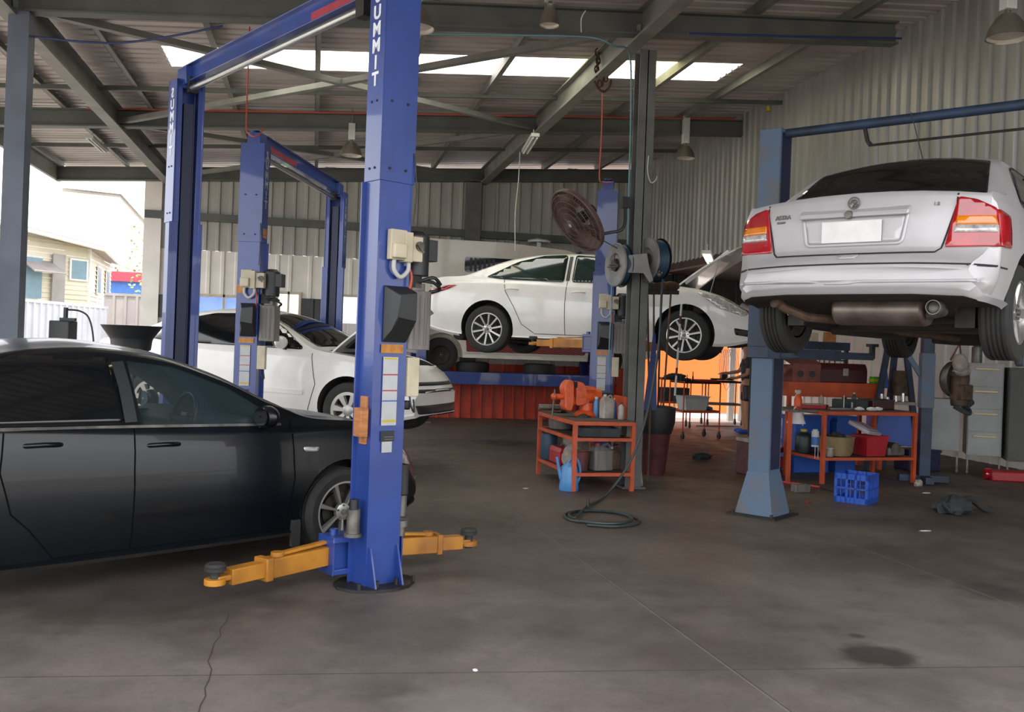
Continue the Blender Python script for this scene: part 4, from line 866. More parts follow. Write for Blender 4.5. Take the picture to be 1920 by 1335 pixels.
    if wood:
        g = MB(); g.box(-w/2-.02, -w/2, -.05, .02, .90, 1.2).box(-w/2-.075, -w/2-.02, -.085, .0, .95, 1.13); g.build('wooden_block', 'wood', t, bevel=.004)
    MB().box(w/2+.009, w/2+.013, -.05, .05, 2.60, 2.70).build('warning_label', 'sticker_orange', t)
    for yo, s in ((0, 1), (span, -1)):
        sx = text_side; x = sx*(w/2+.010)
        for i, ch in enumerate(word):
            text('lettering', ch, .118, frame((x, yo+0.0, H-.12-i*.105), (0, -sx if sx < 0 else 1, 0), (0, 0, 1)), 'lettering_white' if text_side < 0 else 'lettering_grey', t, .001, bold=.004)
    return t
ARMC = ['arm_yellow']
L1 = lift('nearest blue two-post hoist with yellow arms lowered to the floor beside the black sedan', (-.82, 5.94), (-3.04, 8.5), 3.83, .17, [(-1.05, .02), (.82, .08)], [(-1.0, .25), (.9, .25)], -1, wood=True)
L2 = lift('blue two-post hoist in front of the low white sedan with hubcaps', (-2.82, 10.0), (-2.53, 13.1), 3.60, .60, [(-.9, .8), (.9, .75)], [(-.9, .8), (.9, .8)], 1, tagp=True)
L3 = lift('blue two-post hoist behind the fan holding up the high white sedan', (1.16, 12.0), (1.52, 15.2), 3.58, 1.60, [(-.95, .62), (.9, .7)], [(-.9, .8), (.9, .8)], 1)
# old square-post hoist under the silver car
def old_lift():
    n, f = W(2.49, 9.07), W(2.49+3.05*.766, 9.07-3.05*.643); d = f-n; span = d.length; rz = math.atan2(-d.x, d.y)
    t = thing('two_post_hoist', 'old faded blue square-post hoist holding up the silver sedan', 'car hoist', n, rz)
    for yo, s in ((0, 1), (span, -1)):
        mb = MB(); mb.box(-.13, .13, yo-.11, yo+.11, 0, 3.73); p = mb.build('post', 'old_blue', t, bevel=.01); MB().box(-.10, .10, *sorted((yo+s*.108, yo+s*.113)), .45, 3.69).build('inner_shade_sheet', 'lift_navy', p)  # navy sheet: shade and darker paint of the inner face put into colour
        mb = MB(); mb.add([(-.13,yo-.11,.42),(.13,yo-.11,.42),(.13,yo+.11,.42),(-.13,yo+.11,.42),(-.2,yo-.19,.02),(.2,yo-.19,.02),(.2,yo+.19,.02),(-.2,yo+.19,.02)], [(0,1,2,3),(7,6,5,4),(0,4,5,1),(1,5,6,2),(2,6,7,3),(3,7,4,0)]); mb.build('flared_foot', 'old_blue', t)
        mb = MB(); mb.box(-.27, .27, yo-.25, yo+.25, 0, .02)
        for x in (-.23, .23):
            for y in (-.2, .2): mb.cyl((x, yo+y, .02), (x, yo+y, .05), .014, n=6)
        mb.build('base_plate', 'dark_metal', t)
        mb = MB(); cz = 1.52; mb.box(-.17, .17, yo-.14, yo+.14, cz, cz+.12).box(-.17, .17, yo-.14, yo+.14, cz+.5, cz+.58).box(-.17, -.132, yo-.14, yo+.14, cz+.1, cz+.52).box(.132, .17, yo-.14, yo+.14, cz+.1, cz+.52); mb.build('carriage', 'old_blue_dark', t, bevel=.006)
        for tx, ty in ((-.95, .55), (.95, .55)):
            p = Vector((.15 if tx > 0 else -.15, yo+s*.12, cz+.05)); q = Vector((tx, yo+s*(.12+ty), cz+.05)); u = (q-p); mb = MB(); mb.beam(p, p+u*.6, .1, .1).beam(p+u*.55, q, .07, .07)
            a = mb.build('lift_arm', 'old_blue_dark', t, bevel=.004); MB().cyl(q+Vector((0,0,-.02)), q+Vector((0,0,.1)), .03, n=12).cyl(q+Vector((0,0,.1)), q+Vector((0,0,.13)), .06, n=18).build('lift_pad', 'black_rubber', a)
    MB().cyl((0, .09, 3.69), (0, span-.09, 3.69), .045, n=18).build('crossbeam_pipe', 'old_blue_dark', t)
    MB().tube([(0, span*.28, 3.66), (.0, span*.29, 3.53), (0, span*.30, 3.49)], .02).tube([(0, span*.30, 3.49), (0, span-.15, 3.49)], .012).build('shut_off_bar', 'dark_metal', t); return t
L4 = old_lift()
# four-post drive-on hoist at the back with the motorhome on it
pc0 = onZ(785, 792, 0)
def four_post():
    y0 = pc0.y; t = thing('four_post_hoist', 'blue four-post drive-on hoist with orange chevrons by the red back wall', 'car hoist', pc0)
    zr = .92; LX = 3.62; WY = 1.15
    for x in (0, LX):
        for y in (0, WY):
            MB().box(x-.09, x+.09, y-.07, y+.07, 0, 1.95).build('post', 'lift_blue', t, bevel=.006)
            MB().box(x-.22, x+.22, y-.14, y+.14, 0, .03).build('base_plate', 'dull_steel', t)
    for x in (0, LX): MB().box(x-.06, x+.06, .07, WY-.07, zr-.12, zr+.02).build('cross_member', 'lift_blue', t)
    for y in (.10, WY-.58): MB().box(.1, LX-.1, y, y+.46, zr-.10, zr+.06).box(.1, LX-.1, y-.012, y, zr-.16, zr+.08).build('runway', 'lift_blue', t, bevel=.006)
    mb = MB()
    for k in range(5): mb.add([(-.095+k*.0, -.075, 1.62+k*.05), (.095, -.075, 1.60+k*.05), (.095, -.075, 1.625+k*.05), (-.095, -.075, 1.645+k*.05)], [(0,1,2,3)])
    mb.build('warning_stripes', 'bench_orange', t, smooth=0, solid=.004); return t, zr
L5, ZR = four_post()
# ---------------------------------------------------------------- motorhome
def motorhome():
    t = thing('motorhome', 'white motorhome with rounded side window parked up on the four-post hoist', 'motorhome', (pc0.x-.55, pc0.y+.10, ZR+.06))
    L_, Wd, Hh = 5.2, 1.12, 2.62
    top = [(0,1.0),(.05,1.7),(.25,2.45),(.6,2.60),(2.2,2.60),(3.4,2.52),(3.9,2.40),(4.3,2.15),(4.75,1.5),(5.2,1.1),(5.3,.9)]
    poly = [(0,.42)]+top+[(5.3,.42),(4.75,.30),(.8,.30)]
    mb = MB(); mb.prism(poly, 0, Wd, 'xz'); c = MB()
    for x in (.95, 4.35): c.cyl((x, -.3, .34), (x, .22, .34), .43, n=36)
    o = mb.build('body', 'van_white', t, smooth=30); q = c.build('cut', 'black_rubber', smooth=0); q.location = t.location; md = o.modifiers.new('b', 'BOOLEAN'); md.object = q; md.solver = 'EXACT'; md.operation = 'DIFFERENCE'
    bpy.context.view_layer.update(); dg = bpy.context.evaluated_depsgraph_get(); me = bpy.data.meshes.new_from_object(o.evaluated_get(dg)); o.modifiers.clear(); o.data = me; bpy.data.objects.remove(q)
    md = o.modifiers.new('bv', 'BEVEL'); md.width = .06; md.segments = 3; md.limit_method = 'ANGLE'; md.angle_limit = .9
    def pan(nm, p, m, y=-.006, r=.06): mb = MB(); mb.prism(rounded(p, r), y, y+.01, 'xz'); return mb.build(nm, m, t)
    w_ = pan('side_window', [(1.35,1.98),(2.95,1.98),(2.95,2.28),(1.35,2.28)], 'dark_glass')
    cu = MB()
    for k in range(6): cu.box(1.45+k*.09, 1.50+k*.09, -.012, -.008, 2.0, 2.26)
    cu.build('curtain', 'black_plastic', w_)
    pan('cab_window', [(3.6,1.35),(4.5,1.35),(4.2,1.95),(3.6,1.98)], 'dark_glass')
    p = pan('reflection_stripes', [(1.45,.42),(3.85,.42),(3.95,.58),(3.75,.72),(1.42,.76)], 'reflection_stripes', r=.02)
    pan('waist_seam', [(0.1,1.75),(4.2,1.75),(4.2,1.765),(.1,1.765)], 'dull_steel', -.004, .001)
    pan('sill_trim', [(1.4,.375),(3.9,.375),(3.9,.41),(1.4,.41)], 'cable_white', -.012, .002)
    for x in (.95, 4.35):
        w = wheel('steel', .34, .19, .2); w.parent = t; w.location = (x, .14, .34); w.rotation_euler = (0, 0, -PI/2)
    MB().lathe([(0,0),(.22,.0),(.24,.04),(.05,.09),(0,.09)], o=(3.0, .7, 2.72)).cyl((3.0,.7,2.56),(3.0,.7,2.73), .05).build('roof_vent', 'plate_white', t)
    mb = MB(); mb.beam((.42,.05,2.66),(.42,1.4,2.66),.05,.04).beam((3.75,.05,2.5),(3.75,1.4,2.5),.05,.04); mb.beam((.42,.1,2.58),(.3,.1,2.50),.03,.03); mb.build('roof_rack_bar', 'dull_steel', t); return t
motorhome()
# ================================================================ BENCHES AND THEIR CLUTTER
def wrz(deg): return math.radians(deg)-PSI      # cam-frame rotation (deg anticlockwise) to world
def bench(label, o, deg, w, l, zt, shelves, extra=None):
    t = thing('workbench', label, 'workbench', o, wrz(deg))
    MB().box(0, w, 0, l, zt-.055, zt-.012).build('top_frame', 'bench_orange', t, bevel=.004); MB().box(.012, w-.012, .012, l-.012, zt-.012, zt).build('worktop', 'bench_top', t)
    for x in (.0, w-.045):
        for y in (0, l-.045): MB().box(x, x+.045, y, y+.045, 0, zt-.055).build('leg', 'bench_orange', t)
    for z in shelves:
        s = MB().box(.045, w-.045, .0, .035, z-.035, z).box(.045, w-.045, l-.035, l, z-.035, z).box(0, .035, .045, l-.045, z-.035, z).box(w-.035, w, .045, l-.045, z-.035, z).build('shelf_rail', 'bench_orange', t)
        MB().box(.035, w-.035, .035, l-.035, z-.02, z-.008).build('shelf', 'bench_top', t)
    return t
def loc(o, deg, x, y, z):       # bench local -> world
    a = wrz(deg); return Vector((o.x+x*math.cos(a)-y*math.sin(a), o.y+x*math.sin(a)+y*math.cos(a), z))
B1o = W(.70, 10.06); B1 = bench('orange steel workbench with the vice, standing in mid floor', B1o, 15, .72, 1.36, .77, (.58, .20))
MB().box(.675, .72, .25, .62, .758, 1.02).build('end_guard', 'bench_orange', B1)
def P1(x, y, z): return loc(B1o, 15, x, y, z)
# vice
v = thing('bench_vice', 'large orange bench vice on the mid floor workbench', 'vice', P1(.36, .62, .77), wrz(20))
MB().lathe([(0,0),(.14,0),(.15,.02),(.11,.06),(.085,.07),(.085,.15),(0,.15)], n=20).build('swivel_base', 'vise_orange', v)
mb = MB(); mb.cyl((-.12,0,.235),(.16,0,.235), .085, .075, n=20).box(-.13, .0, -.07, .07, .14, .26).prism(rounded([(-.17,.12),(-.03,.14),(-.04,.32),(-.09,.39),(-.17,.40)], .04), -.08, .08, 'xz').prism(rounded([(-.1,.30),(.10,.30),(.08,.34),(-.1,.36)],.02), -.05, .05, 'xz'); mb.build('fixed_jaw', 'vise_orange', v, bevel=.014)
mb = MB(); mb.prism(rounded([(-.31,.08),(-.22,.05),(-.19,.14),(-.20,.40),(-.26,.42),(-.33,.34),(-.30,.2)], .05), -.08, .08, 'xz').box(-.20, -.1, -.045, .045, .13, .22); mb.build('moving_jaw', 'vise_orange', v, bevel=.014)
mb = MB(); mb.box(-.195, -.185, -.08, .08, .33, .395).box(-.172, -.16, -.08, .08, .33, .395); mb.build('jaw_plates', 'dark_metal', v)
MB().cyl((.15,0,.235),(.31,0,.235), .05, n=18).build('screw_housing', 'black_plastic', v)
mb = MB(); mb.cyl((-.40,0,.22),(-.30,0,.22), .03, n=14).ball((-.41,0,.22), .04); mb.build('screw_head', 'vise_orange', v); MB().cyl((-.42,-.03,.30),(-.42,.02,-.02), .009).build('handle_bar', 'dull_steel', v)
mb = MB(); mb.cyl((-.16,0,0),(.1,0,0), .035, n=16).cyl((.1,0,0),(.16,0,0), .06, n=16).cyl((.16,0,0),(.22,0,0), .035, n=16); d_ = mb.build('drive_shaft', 'dull_steel'); d_.location = P1(.10, 1.12, .77+.061); d_.rotation_euler.z = wrz(10); tag(d_, 'short steel drive shaft lying on the bench left of the orange vice', 'car part')
def bottle(name, label, cat, p, r, h, m, cap='black_plastic', neck=.35, rz=0.):
    t = thing(name, label, cat, p, rz); MB().lathe([(0,0),(r*.95,0),(r,r*.1),(r,h*.68),(r*.85,h*.78),(r*neck,h*.86),(r*neck,h*.93),(0,h*.93)], n=18).build('bottle_body', m, t, smooth=50)
    MB().cyl((0,0,h*.90),(0,0,h), r*neck*1.2, n=12).build('cap', cap, t); return t
def jug(label, p, w, h, m, rz=0., cap='cable_white'):
    t = thing('jug', label, 'jug', p, rz); MB().prism(rounded([(-w/2,-w*.35),(w/2,-w*.35),(w/2,w*.35),(-w/2,w*.35)], w*.15), 0, h*.75).add([(-w/2,-w*.3,h*.74),(w/2,-w*.3,h*.74),(w/2,w*.3,h*.74),(-w/2,w*.3,h*.74),(-w*.35,-w*.12,h*.92),(w*.0,-w*.12,h*.92),(w*.0,w*.12,h*.92),(-w*.35,w*.12,h*.92)], [(0,1,5,4),(1,2,6,5),(2,3,7,6),(3,0,4,7),(4,5,6,7)]).build('jug_body', m, t, bevel=.008)
    MB().tube(spline([(w*.0,0,h*.88),(w*.3,0,h*.96),(w*.45,0,h*.85),(w*.42,0,h*.68)], 5), w*.07).build('handle', m, t); MB().cyl((-w*.2,0,h*.9),(-w*.2,0,h), w*.13, n=12).build('cap', cap, t); return t
jug('grimy white jug on the mid floor bench, right of the vice', P1(.50, .34, .77), .15, .27, 'dirty_white', .3)
bottle('bottle', 'cream bottle with black cap near the right end of the mid floor bench', 'bottle', P1(.625, .22, .77), .035, .19, 'dirty_white')
bottle('bottle', 'blue bottle with amber cap between the white jug and cream bottle', 'bottle', P1(.60, .38, .77), .033, .23, 'sticker_blue', 'lens_amber')
bottle('spray_can', 'light blue and white spray can behind the white jug on the mid floor bench', 'spray can', P1(.44, .52, .77), .033, .23, 'can_blue', 'cable_white', .6)
mb = MB(); mb.lathe([(0,0),(.05,0),(.055,.12),(.058,.13),(0,.13)], n=18); o_ = mb.build('tin', 'dull_steel'); o_.location = P1(.50, .66, .77); tag(o_, 'grey open tin behind the jugs on the mid floor bench', 'tin')
mb = MB(); mb.lathe([(0,0),(.04,0),(.045,.1),(.05,.12),(0,.12)], n=18); o_ = mb.build('funnel_cup', 'tub_red'); o_.location = P1(.60, .55, .77); tag(o_, 'orange red cup among the bottles on the mid floor bench', 'cup')
# below the bench top
mb = MB(); mb.tube(spline([(-.25,0,.10),(-.1,.03,.13),(.1,0,.10),(.28,-.02,.07)], 5), [.05,.06,.07,.08,.085,.085,.08,.08,.075,.08,.085,.08,.06,.05,.04,.04]); o_ = mb.build('rubber_duct', 'black_rubber'); o_.location = P1(.34, .5, .60); o_.rotation_euler.z = wrz(70); tag(o_, 'black rubber air duct on the upper shelf of the mid floor bench', 'car part')
mb = MB(); mb.box(-.22,.22,-.16,.16,0,.10).ball((0,0,.1),(.16,.12,.05)); o_ = mb.build('engine_cover', 'cloth_dark', bevel=.01); o_.location = P1(.36, .25, .58); tag(o_, 'dark engine cover on the front of the bench shelf under the bottles', 'car part')
b_ = thing('bucket', 'maroon plastic bucket on the bottom shelf of the mid floor bench', 'bucket', P1(.17, .24, .20)); MB().lathe([(0,0),(.085,0),(.105,.21),(.112,.215),(.105,.22),(.098,.21),(.08,.012),(0,.012)], n=22).build('pail', 'maroon', b_); MB().tube([(.108*math.cos(t), 0, .2+.09*math.sin(t)) for t in [PI*k/12 for k in range(13)]], .003).build('wire_handle', 'steel', b_)
b_ = thing('rag_pile', 'cream rag stuffed behind the maroon bucket', 'rag', P1(.14, .42, .20)); MB().ball((0,0,.12), (.12,.10,.14), jit=.12, zmin=-.85).build('rag', 'dirty_white', b_)
jug('grimy square oil drum with handle on the bottom shelf of the mid floor bench', P1(.42, .26, .20), .24, .30, 'tank_grey', .2, 'tub_red')
jug('brown oil can at the right end of the bottom bench shelf', P1(.60, .34, .20), .15, .25, 'rust_metal', .2)
b_ = thing('toolbox', 'red steel toolbox low on the left side of the mid floor bench', 'toolbox', P1(.18, .88, .20), wrz(15+90)); MB().box(-.2,.2,-.11,.11,0,.13).build('box_body', 'tub_red', b_, bevel=.008); MB().prism([(-.11,.13),(.11,.13),(.09,.19),(-.09,.19)], -.2, .2, 'yz').build('lid', 'tub_red', b_, bevel=.006); MB().box(-.03,.03,-.125,-.11,.08,.15).build('latch', 'steel', b_); MB().tube([(-.08,0,.19),(-.08,0,.22),(.08,0,.22),(.08,0,.19)], .007).build('handle', 'dull_steel', b_)
mb = MB(); mb.lathe([(0,0),(.14,0),(.15,.03),(.15,.15),(.10,.19),(0,.19)], n=24); o_ = mb.build('gas_bottle', 'tank_grey'); o_.location = P1(.22, 1.12, .58-.02+.02); tag(o_, 'squat grey metal pot on the rear of the bench upper shelf', 'pot')
mb = MB(); mb.lathe([(0,0),(.16,0),(.165,.05),(.16,.28),(.14,.3),(0,.3)], n=24); o_ = mb.build('drum', 'dirty_white'); o_.location = P1(.42, 1.12, .20); tag(o_, 'pale drum at the rear of the bottom bench shelf', 'drum')
b_ = thing('plastic_drum', 'dark blue plastic drum at the left rear corner of the bottom bench shelf', 'drum', P1(.11, 1.22, .20)); MB().lathe([(0,0),(.09,0),(.10,.04),(.10,.12),(.105,.16),(.10,.20),(.10,.28),(.09,.31),(0,.31)], n=24).build('drum_body', 'hose_blue', b_); MB().lathe([(0,.31),(.05,.31),(.05,.33),(0,.33)], n=16).build('bung', 'black_plastic', b_)
mb = MB(); mb.add([(-.05,0,0),(.14,0,0),(.10,0,.36),(.02,0,.42)], [(0,1,2,3)]); o_ = mb.build('sheet_offcut', 'dull_steel', smooth=0, solid=.006); o_.location = P1(.80, .25, .0); o_.rotation_euler = (math.radians(-6), 0, wrz(15)); tag(o_, 'thin pale sheet offcut leaning by the right leg of the mid floor bench', 'sheet')
# watering can
p = onZ(1066, 919, 0); b_ = thing('watering_can', 'pale blue plastic watering can on the floor beside the mid floor bench', 'watering can', p, wrz(0)+.2)
MB().lathe([(0,0),(.10,0),(.108,.015),(.10,.10),(.098,.20),(.085,.26),(.05,.285),(.045,.30),(0,.30)], n=24).build('can_body', 'can_blue', b_); MB().tube([(-.08,0,.12),(-.115,0,.22),(-.145,0,.36)], [.028,.018,.014], n=12).build('spout', 'can_blue', b_)
MB().tube(spline([(-.02,0,.29),(.04,0,.36),(.10,0,.31),(.125,0,.18),(.095,0,.08)], 6), .014).build('handle', 'can_blue', b_)
# coiled hose on the floor
c0 = onZ(1125, 974, 0); R_ = .37; pts = []
for k in range(60): a = -2.2+k*.21; r = R_*(1-.012*k/2 if k < 40 else .76); pts.append((c0.x+r*math.cos(a), c0.y+r*1.1*math.sin(a), .014+.012*(k//28)))
tail = [onZ(1100, 950, .03), onZ(1135, 930, .03)+Vector((0,0,.0)), at(1178, 872, 9.8), at(1203, 810, 9.85), at(1222, 735, 9.95), at(1236, 640, 10.05), at(1240, 560, 10.15), at(1243, 524, 10.2)]
h_ = MB().tube(spline(pts[::3]+tail, 5), .0135, n=8).build('air_hose', 'hose_dark'); tag(h_, 'dark green hose coiled on the floor and rising to the right hose reel', 'hose')
MB().lathe([(.0,-.05),(.016,-.05),(.02,0),(.014,.06),(0,.06)], o=(0,0,0)).build('coupling', 'black_plastic', h_, loc=onZ(1102, 947, .045))
# fan on the column
CXA, CXD = 1.32, 10.35
fc = at(1080, 415, 10.15); nrm = W(-.70, -.36, -.60).normalized(); fan = thing('industrial_fan', 'large brown caged fan hung on a bent arm from the mid column', 'fan', fc)
def around(mb, n, M0=None):
    q = Vector((0,0,1)).rotation_difference(n).to_matrix(); mb.v = [q @ v_ for v_ in mb.v]; return mb
mb = MB()
for rr, hh in ((.38,0),(.34,.035),(.28,.055),(.21,.068),(.14,.075)): mb.tube([(rr*math.cos(t), rr*math.sin(t), hh) for t in [2*PI*k/40 for k in range(40)]], .004 if rr < .38 else .010, n=5, closed=True)
for k in range(60): a = 2*PI*k/60; mb.tube([(r*math.cos(a), r*math.sin(a), h) for r, h in ((.38,-.05),(.385,0),(.34,.035),(.21,.068),(.06,.078))], .0022, n=4)
mb.lathe([(.0,.085),(.05,.083),(.06,.078),(.06,.07)], n=20); around(mb, nrm).build('front_guard', 'fan_brown', fan)
mb = MB(); mb.lathe([(.385,0),(.38,-.05),(.30,-.09),(.12,-.11)], n=40); around(mb, nrm).build('rear_guard', 'fan_brown', fan)
mb = MB()
for k in range(3):
    a = 2*PI*k/3; c, s = math.cos(a), math.sin(a); P = lambda r, w_, z: (r*c-w_*s, r*s+w_*c, z)
    mb.add([P(.05,-.03,-.01),P(.05,.03,.01),P(.33,.12,.02),P(.34,-.08,-.03)], [(0,1,2,3)])
around(mb, nrm).build('blades', 'rust_metal', fan, solid=.004)
mb = MB(); mb.cyl((0,0,-.08),(0,0,-.26), .07, .06, n=18); around(mb, nrm).build('motor', 'dark_metal', fan)
mb = MB(); mb.lathe([(0,.088),(.02,.088),(.02,.092),(0,.092)], n=14); around(mb, nrm).build('badge', 'cable_white', fan)
mb = MB(); q0 = at(1105, 402, 10.3); mb.tube([tuple(v_-fc) for v_ in spline([q0, at(1118, 436, 10.3), at(1150, 435, 10.3), at(1166, 430, 10.3), at(1172, 415, 10.32), at(1172, 385, 10.35)], 5)], .018); mb.build('arm', 'black_plastic', fan)
p = at(1174, 380, 10.35)-fc; MB().cbox(p, (.10, .09, .12)).build('wall_bracket', 'dark_metal', fan)
# hose reels
def reel(label, c, yaw, r, depth, grey=True):
    t = thing('hose_reel', label, 'hose reel', c, yaw)     # axis along local x, grey face at -x
    MB().lathe([(.0,-.0),(r*.45,-.0),(r*.55,-.02),(r*.97,-.015),(r,0),(r*.98,.012),(r*.5,.02)], axis='x', n=36).build('flange', 'reel_grey', t); MB().lathe([(r,depth),(r*.98,depth+.012),(0,depth+.012)], axis='x', n=36).build('rear_flange', 'black_plastic', t)
    mb = MB()
    for k in range(7): mb.tube([(.02+k*(depth-.03)/6, r*.86*math.cos(a), r*.86*math.sin(a)) for a in [2*PI*j/36 for j in range(36)]], .013, n=6, closed=True)
    mb.build('wound_hose', 'hose_blue', t)
    MB().lathe([(0,-.03),(r*.28,-.03),(r*.3,-.0)], axis='x', n=20).beam((-.035, -r*.3, 0), (-.035, r*.3, 0), .03, .012).build('hub', 'dark_metal', t); return t
R1 = reel('grey hose reel on the left side of the mid column, below the fan', at(1155, 497, 10.35), wrz(22), .245, .08)
R2 = reel('grey and blue hose reel on the right side of the mid column', at(1214, 487, 10.4), wrz(24), .25, .15)
R2.rotation_euler.x = 0
mb = MB(); mb.prism([(-.17,-.09),(-.17,.1),(.03,.13),(.06,-.02),(.11,-.16),(.07,-.19),(0,-.09)], -.01, .01, 'xz'); p = at(1207, 497, 10.18); br = mb.build('reel_bracket', 'reel_grey', R2, bevel=.002)
br.matrix_local = (Matrix.Translation(R2.location) @ Matrix.Rotation(R2.rotation_euler.z, 4, 'Z')).inverted() @ Matrix.Translation(p) @ Matrix.Rotation(wrz(0), 4, 'Z')
mb = MB(); mb.tube(spline([(-.02,0,.12),(-.05,-.05,.02),(-.04,-.1,-.02),(-.05,.1,-.02)], 5), .008).ball((-.05,-.12,-.02), .02); mb.build('hose_nozzle', 'rust_metal', R1)
h_ = MB().tube(spline([at(1147, 535, 10.35), at(1146, 580, 10.3), at(1143, 640, 10.3), at(1141, 700, 10.35)], 6), .008).build('air_line', 'hose_teal'); tag(h_, 'thin teal air line hanging from the left hose reel', 'hose')
mb = MB(); p = at(1236, 515, 10.25); mb.ball((0,0,0), .03)
for dx in (-.03, 0, .03): mb.ball((dx, 0, .035 if dx == 0 else .02), (.014,.014,.018))
o_ = mb.build('hose_stop', 'dull_steel'); o_.location = p; tag(o_, 'steel hose stop clamp with round knobs under the right reel', 'clamp')
# brooms in a bin
bo = W(1.84, 11.75); b_ = thing('waste_bin', 'dark red tapered bin with black liner behind the mid floor bench', 'bin', bo); MB().lathe([(0,0),(.13,0),(.14,.02),(.225,.82),(.235,.84),(.215,.84),(.14,.03),(0,.03)], n=28).build('bin_body', 'maroon', b_); MB().lathe([(.205,.52),(.245,.66),(.25,.845),(.20,.86),(.185,.7)], n=28).build('liner', 'black_plastic', b_)
for i, (px, hm, lab, ln) in enumerate(((1214, 'cloth_dark', 'black broom head-up in the bin, leftmost of the brooms', 1.55), (1226, 'glove_brown', 'dark handled broom with brown bristles second from left in the bin', 1.6), (1240, 'glove_brown', 'broom with rusty brown bristles third from left in the bin', 1.58), (1258, 'glove_brown', 'broom with tan bristle head furthest right in the bin', 1.55))):
    base = bo+Vector((-.06+i*.04, -.03, .1)); tip = at(px, 548, 11.45+i*.05); t = thing('broom', lab, 'broom', base); d_ = tip-base
    MB().cyl((0,0,0), d_, .013, n=8).build('handle', 'rust_metal' if i % 2 else 'dark_metal', t); u = d_.normalized(); mb = MB(); mb.cbox((0,0,0), (.20,.06,.05)); mb.v = [v_+d_ for v_ in mb.v]; mb.build('head', 'dark_metal', t, bevel=.006)
    mb = MB(); mb.ball((0,0,.07), (.11,.05,.065), jit=.10); mb.v = [v_+d_ for v_ in mb.v]; mb.build('bristles', hm, t)
t = thing('marker_pole', 'white pole with rust patches standing right of the brooms', 'pole', bo+Vector((.17,-.10,0))); MB().cyl((.025,0,.70),(.08,0,2.15), .014, n=8).build('pole_shaft', 'cable_white', t)
for z in (.9, 1.25, 1.6, 1.9): MB().cyl((.08*(z-.1)/2.05,0,z),(.08*(z)/2.05,0,z+.10), .0155, n=8).build('rust_band', 'glove_brown', t)
t = thing('floor_squeegee', 'blue bladed shovel standing blade down beside the mid column', 'shovel', at(1222, 700, 11.0)*1); t.location.z = 0
mb = MB(); mb.add([(-.09,0,.85),(.08,0,.85),(.06,0,1.35),(.03,0,1.75),(.0,0,1.78),(-.02,0,1.5)], [(0,1,2,3,4,5)]); mb.build('blade', 'lift_blue_dark', t, smooth=0, solid=.008); MB().cyl((0,0,.02),(0,0,.9), .015, n=8).build('handle', 'rust_metal', t)
# ---------------------------------------------------------------- trolleys at the back
def trolley(label, c, rz, w, l, zt, zs_, tubm='bench_orange'):
    t = thing('tool_trolley', label, 'trolley', c, rz)
    for x in (-w/2, w/2):
        MB().tube([(x,-l/2,.12),(x,-l/2,zt+.02),(x,l/2,zt+.02),(x,l/2,.12)], .014, n=8).build('side_frame', tubm, t)
        for y in (-l/2, l/2):
            k = MB(); k.cyl((x-.015,y,.05),(x+.015,y,.05), .05, n=16); k.build('castor', 'black_rubber', t); MB().box(x-.02,x+.02,y-.02,y+.02,.06,.13).build('castor_fork', 'dull_steel', t)
    for z, nm in ((zt, 'top_tray'), (zs_, 'lower_tray')): mb = MB(); mb.box(-w/2,w/2,-l/2,l/2,z-.012,z).box(-w/2,w/2,-l/2,-l/2+.01,z,z+.03).box(-w/2,w/2,l/2-.01,l/2,z,z+.03).box(-w/2,-w/2+.01,-l/2,l/2,z,z+.03).box(w/2-.01,w/2,-l/2,l/2,z,z+.03); mb.build(nm, tubm if nm == 'lower_tray' else 'dark_metal', t)
    return t
T1 = onZ(1300, 820, 0); tr1 = trolley('orange tube trolley with a white tub on its lower tray', T1, wrz(20), .75, .5, 1.0, .48)
T2 = onZ(1352, 797, 0); tr2 = trolley('dark tool trolley furthest back against the orange wall', T2, wrz(5), .75, .45, .93, .45, 'dull_steel')
T3 = onZ(1262, 800, 0); tr3 = trolley('low orange trolley partly behind the bin with a dark box on top', T3, wrz(0), .6, .4, .98, .5)
b_ = thing('storage_tub', 'white plastic tub on the lower tray of the orange trolley', 'tub', loc(T1, 20, -.05, 0, .48), wrz(20)); MB().add([(-.2,-.14,0),(.2,-.14,0),(.2,.14,0),(-.2,.14,0),(-.25,-.18,.27),(.25,-.18,.27),(.25,.18,.27),(-.25,.18,.27)], [(0,3,2,1),(0,1,5,4),(1,2,6,5),(2,3,7,6),(3,0,4,7)]).build('tub_body', 'tub_white', b_, smooth=0, solid=.008); MB().tube([(-.26,-.19,.27),(.26,-.19,.27),(.26,.19,.27),(-.26,.19,.27)], .01, closed=True).build('rim', 'tub_white', b_)
b_ = thing('parts_tray', 'shallow red tray on top of the orange trolley', 'tray', loc(T1, 20, .17, -.03, 1.0), wrz(20)); MB().box(-.17,.17,-.15,.15,0,.008).box(-.17,.17,-.15,-.14,0,.06).box(-.17,.17,.14,.15,0,.06).box(-.17,-.16,-.15,.15,0,.06).box(.16,.17,-.15,.15,0,.06).build('tray', 'tub_red', b_)
for k in range(9):
    x = -.33+k*.04; h = [.16,.10,.12,.08,.14,.07,.09,.2,.06][k]; mb = MB(); mb.cyl((0,0,0),(0,0,h*.6), .016, n=8).cyl((0,0,h*.6),(0,0,h), .009, n=8); o_ = mb.build('socket', 'dark_metal'); o_.location = loc(T1, 20, x, -.05+.06*(k % 3), 1.0)
    tag(o_, 'dark upright socket or bit standing on the orange trolley top', 'tool', 'upright sockets on the orange trolley')
mb = MB(); mb.box(-.28,.28,-.14,.14,0,.3); o_ = mb.build('tool_case', 'cloth_dark', bevel=.01); o_.location = (T3.x, T3.y, .98-.0); o_.location.z = .51; tag(o_, 'dark box on the lower tray of the low trolley behind the bin', 'box')
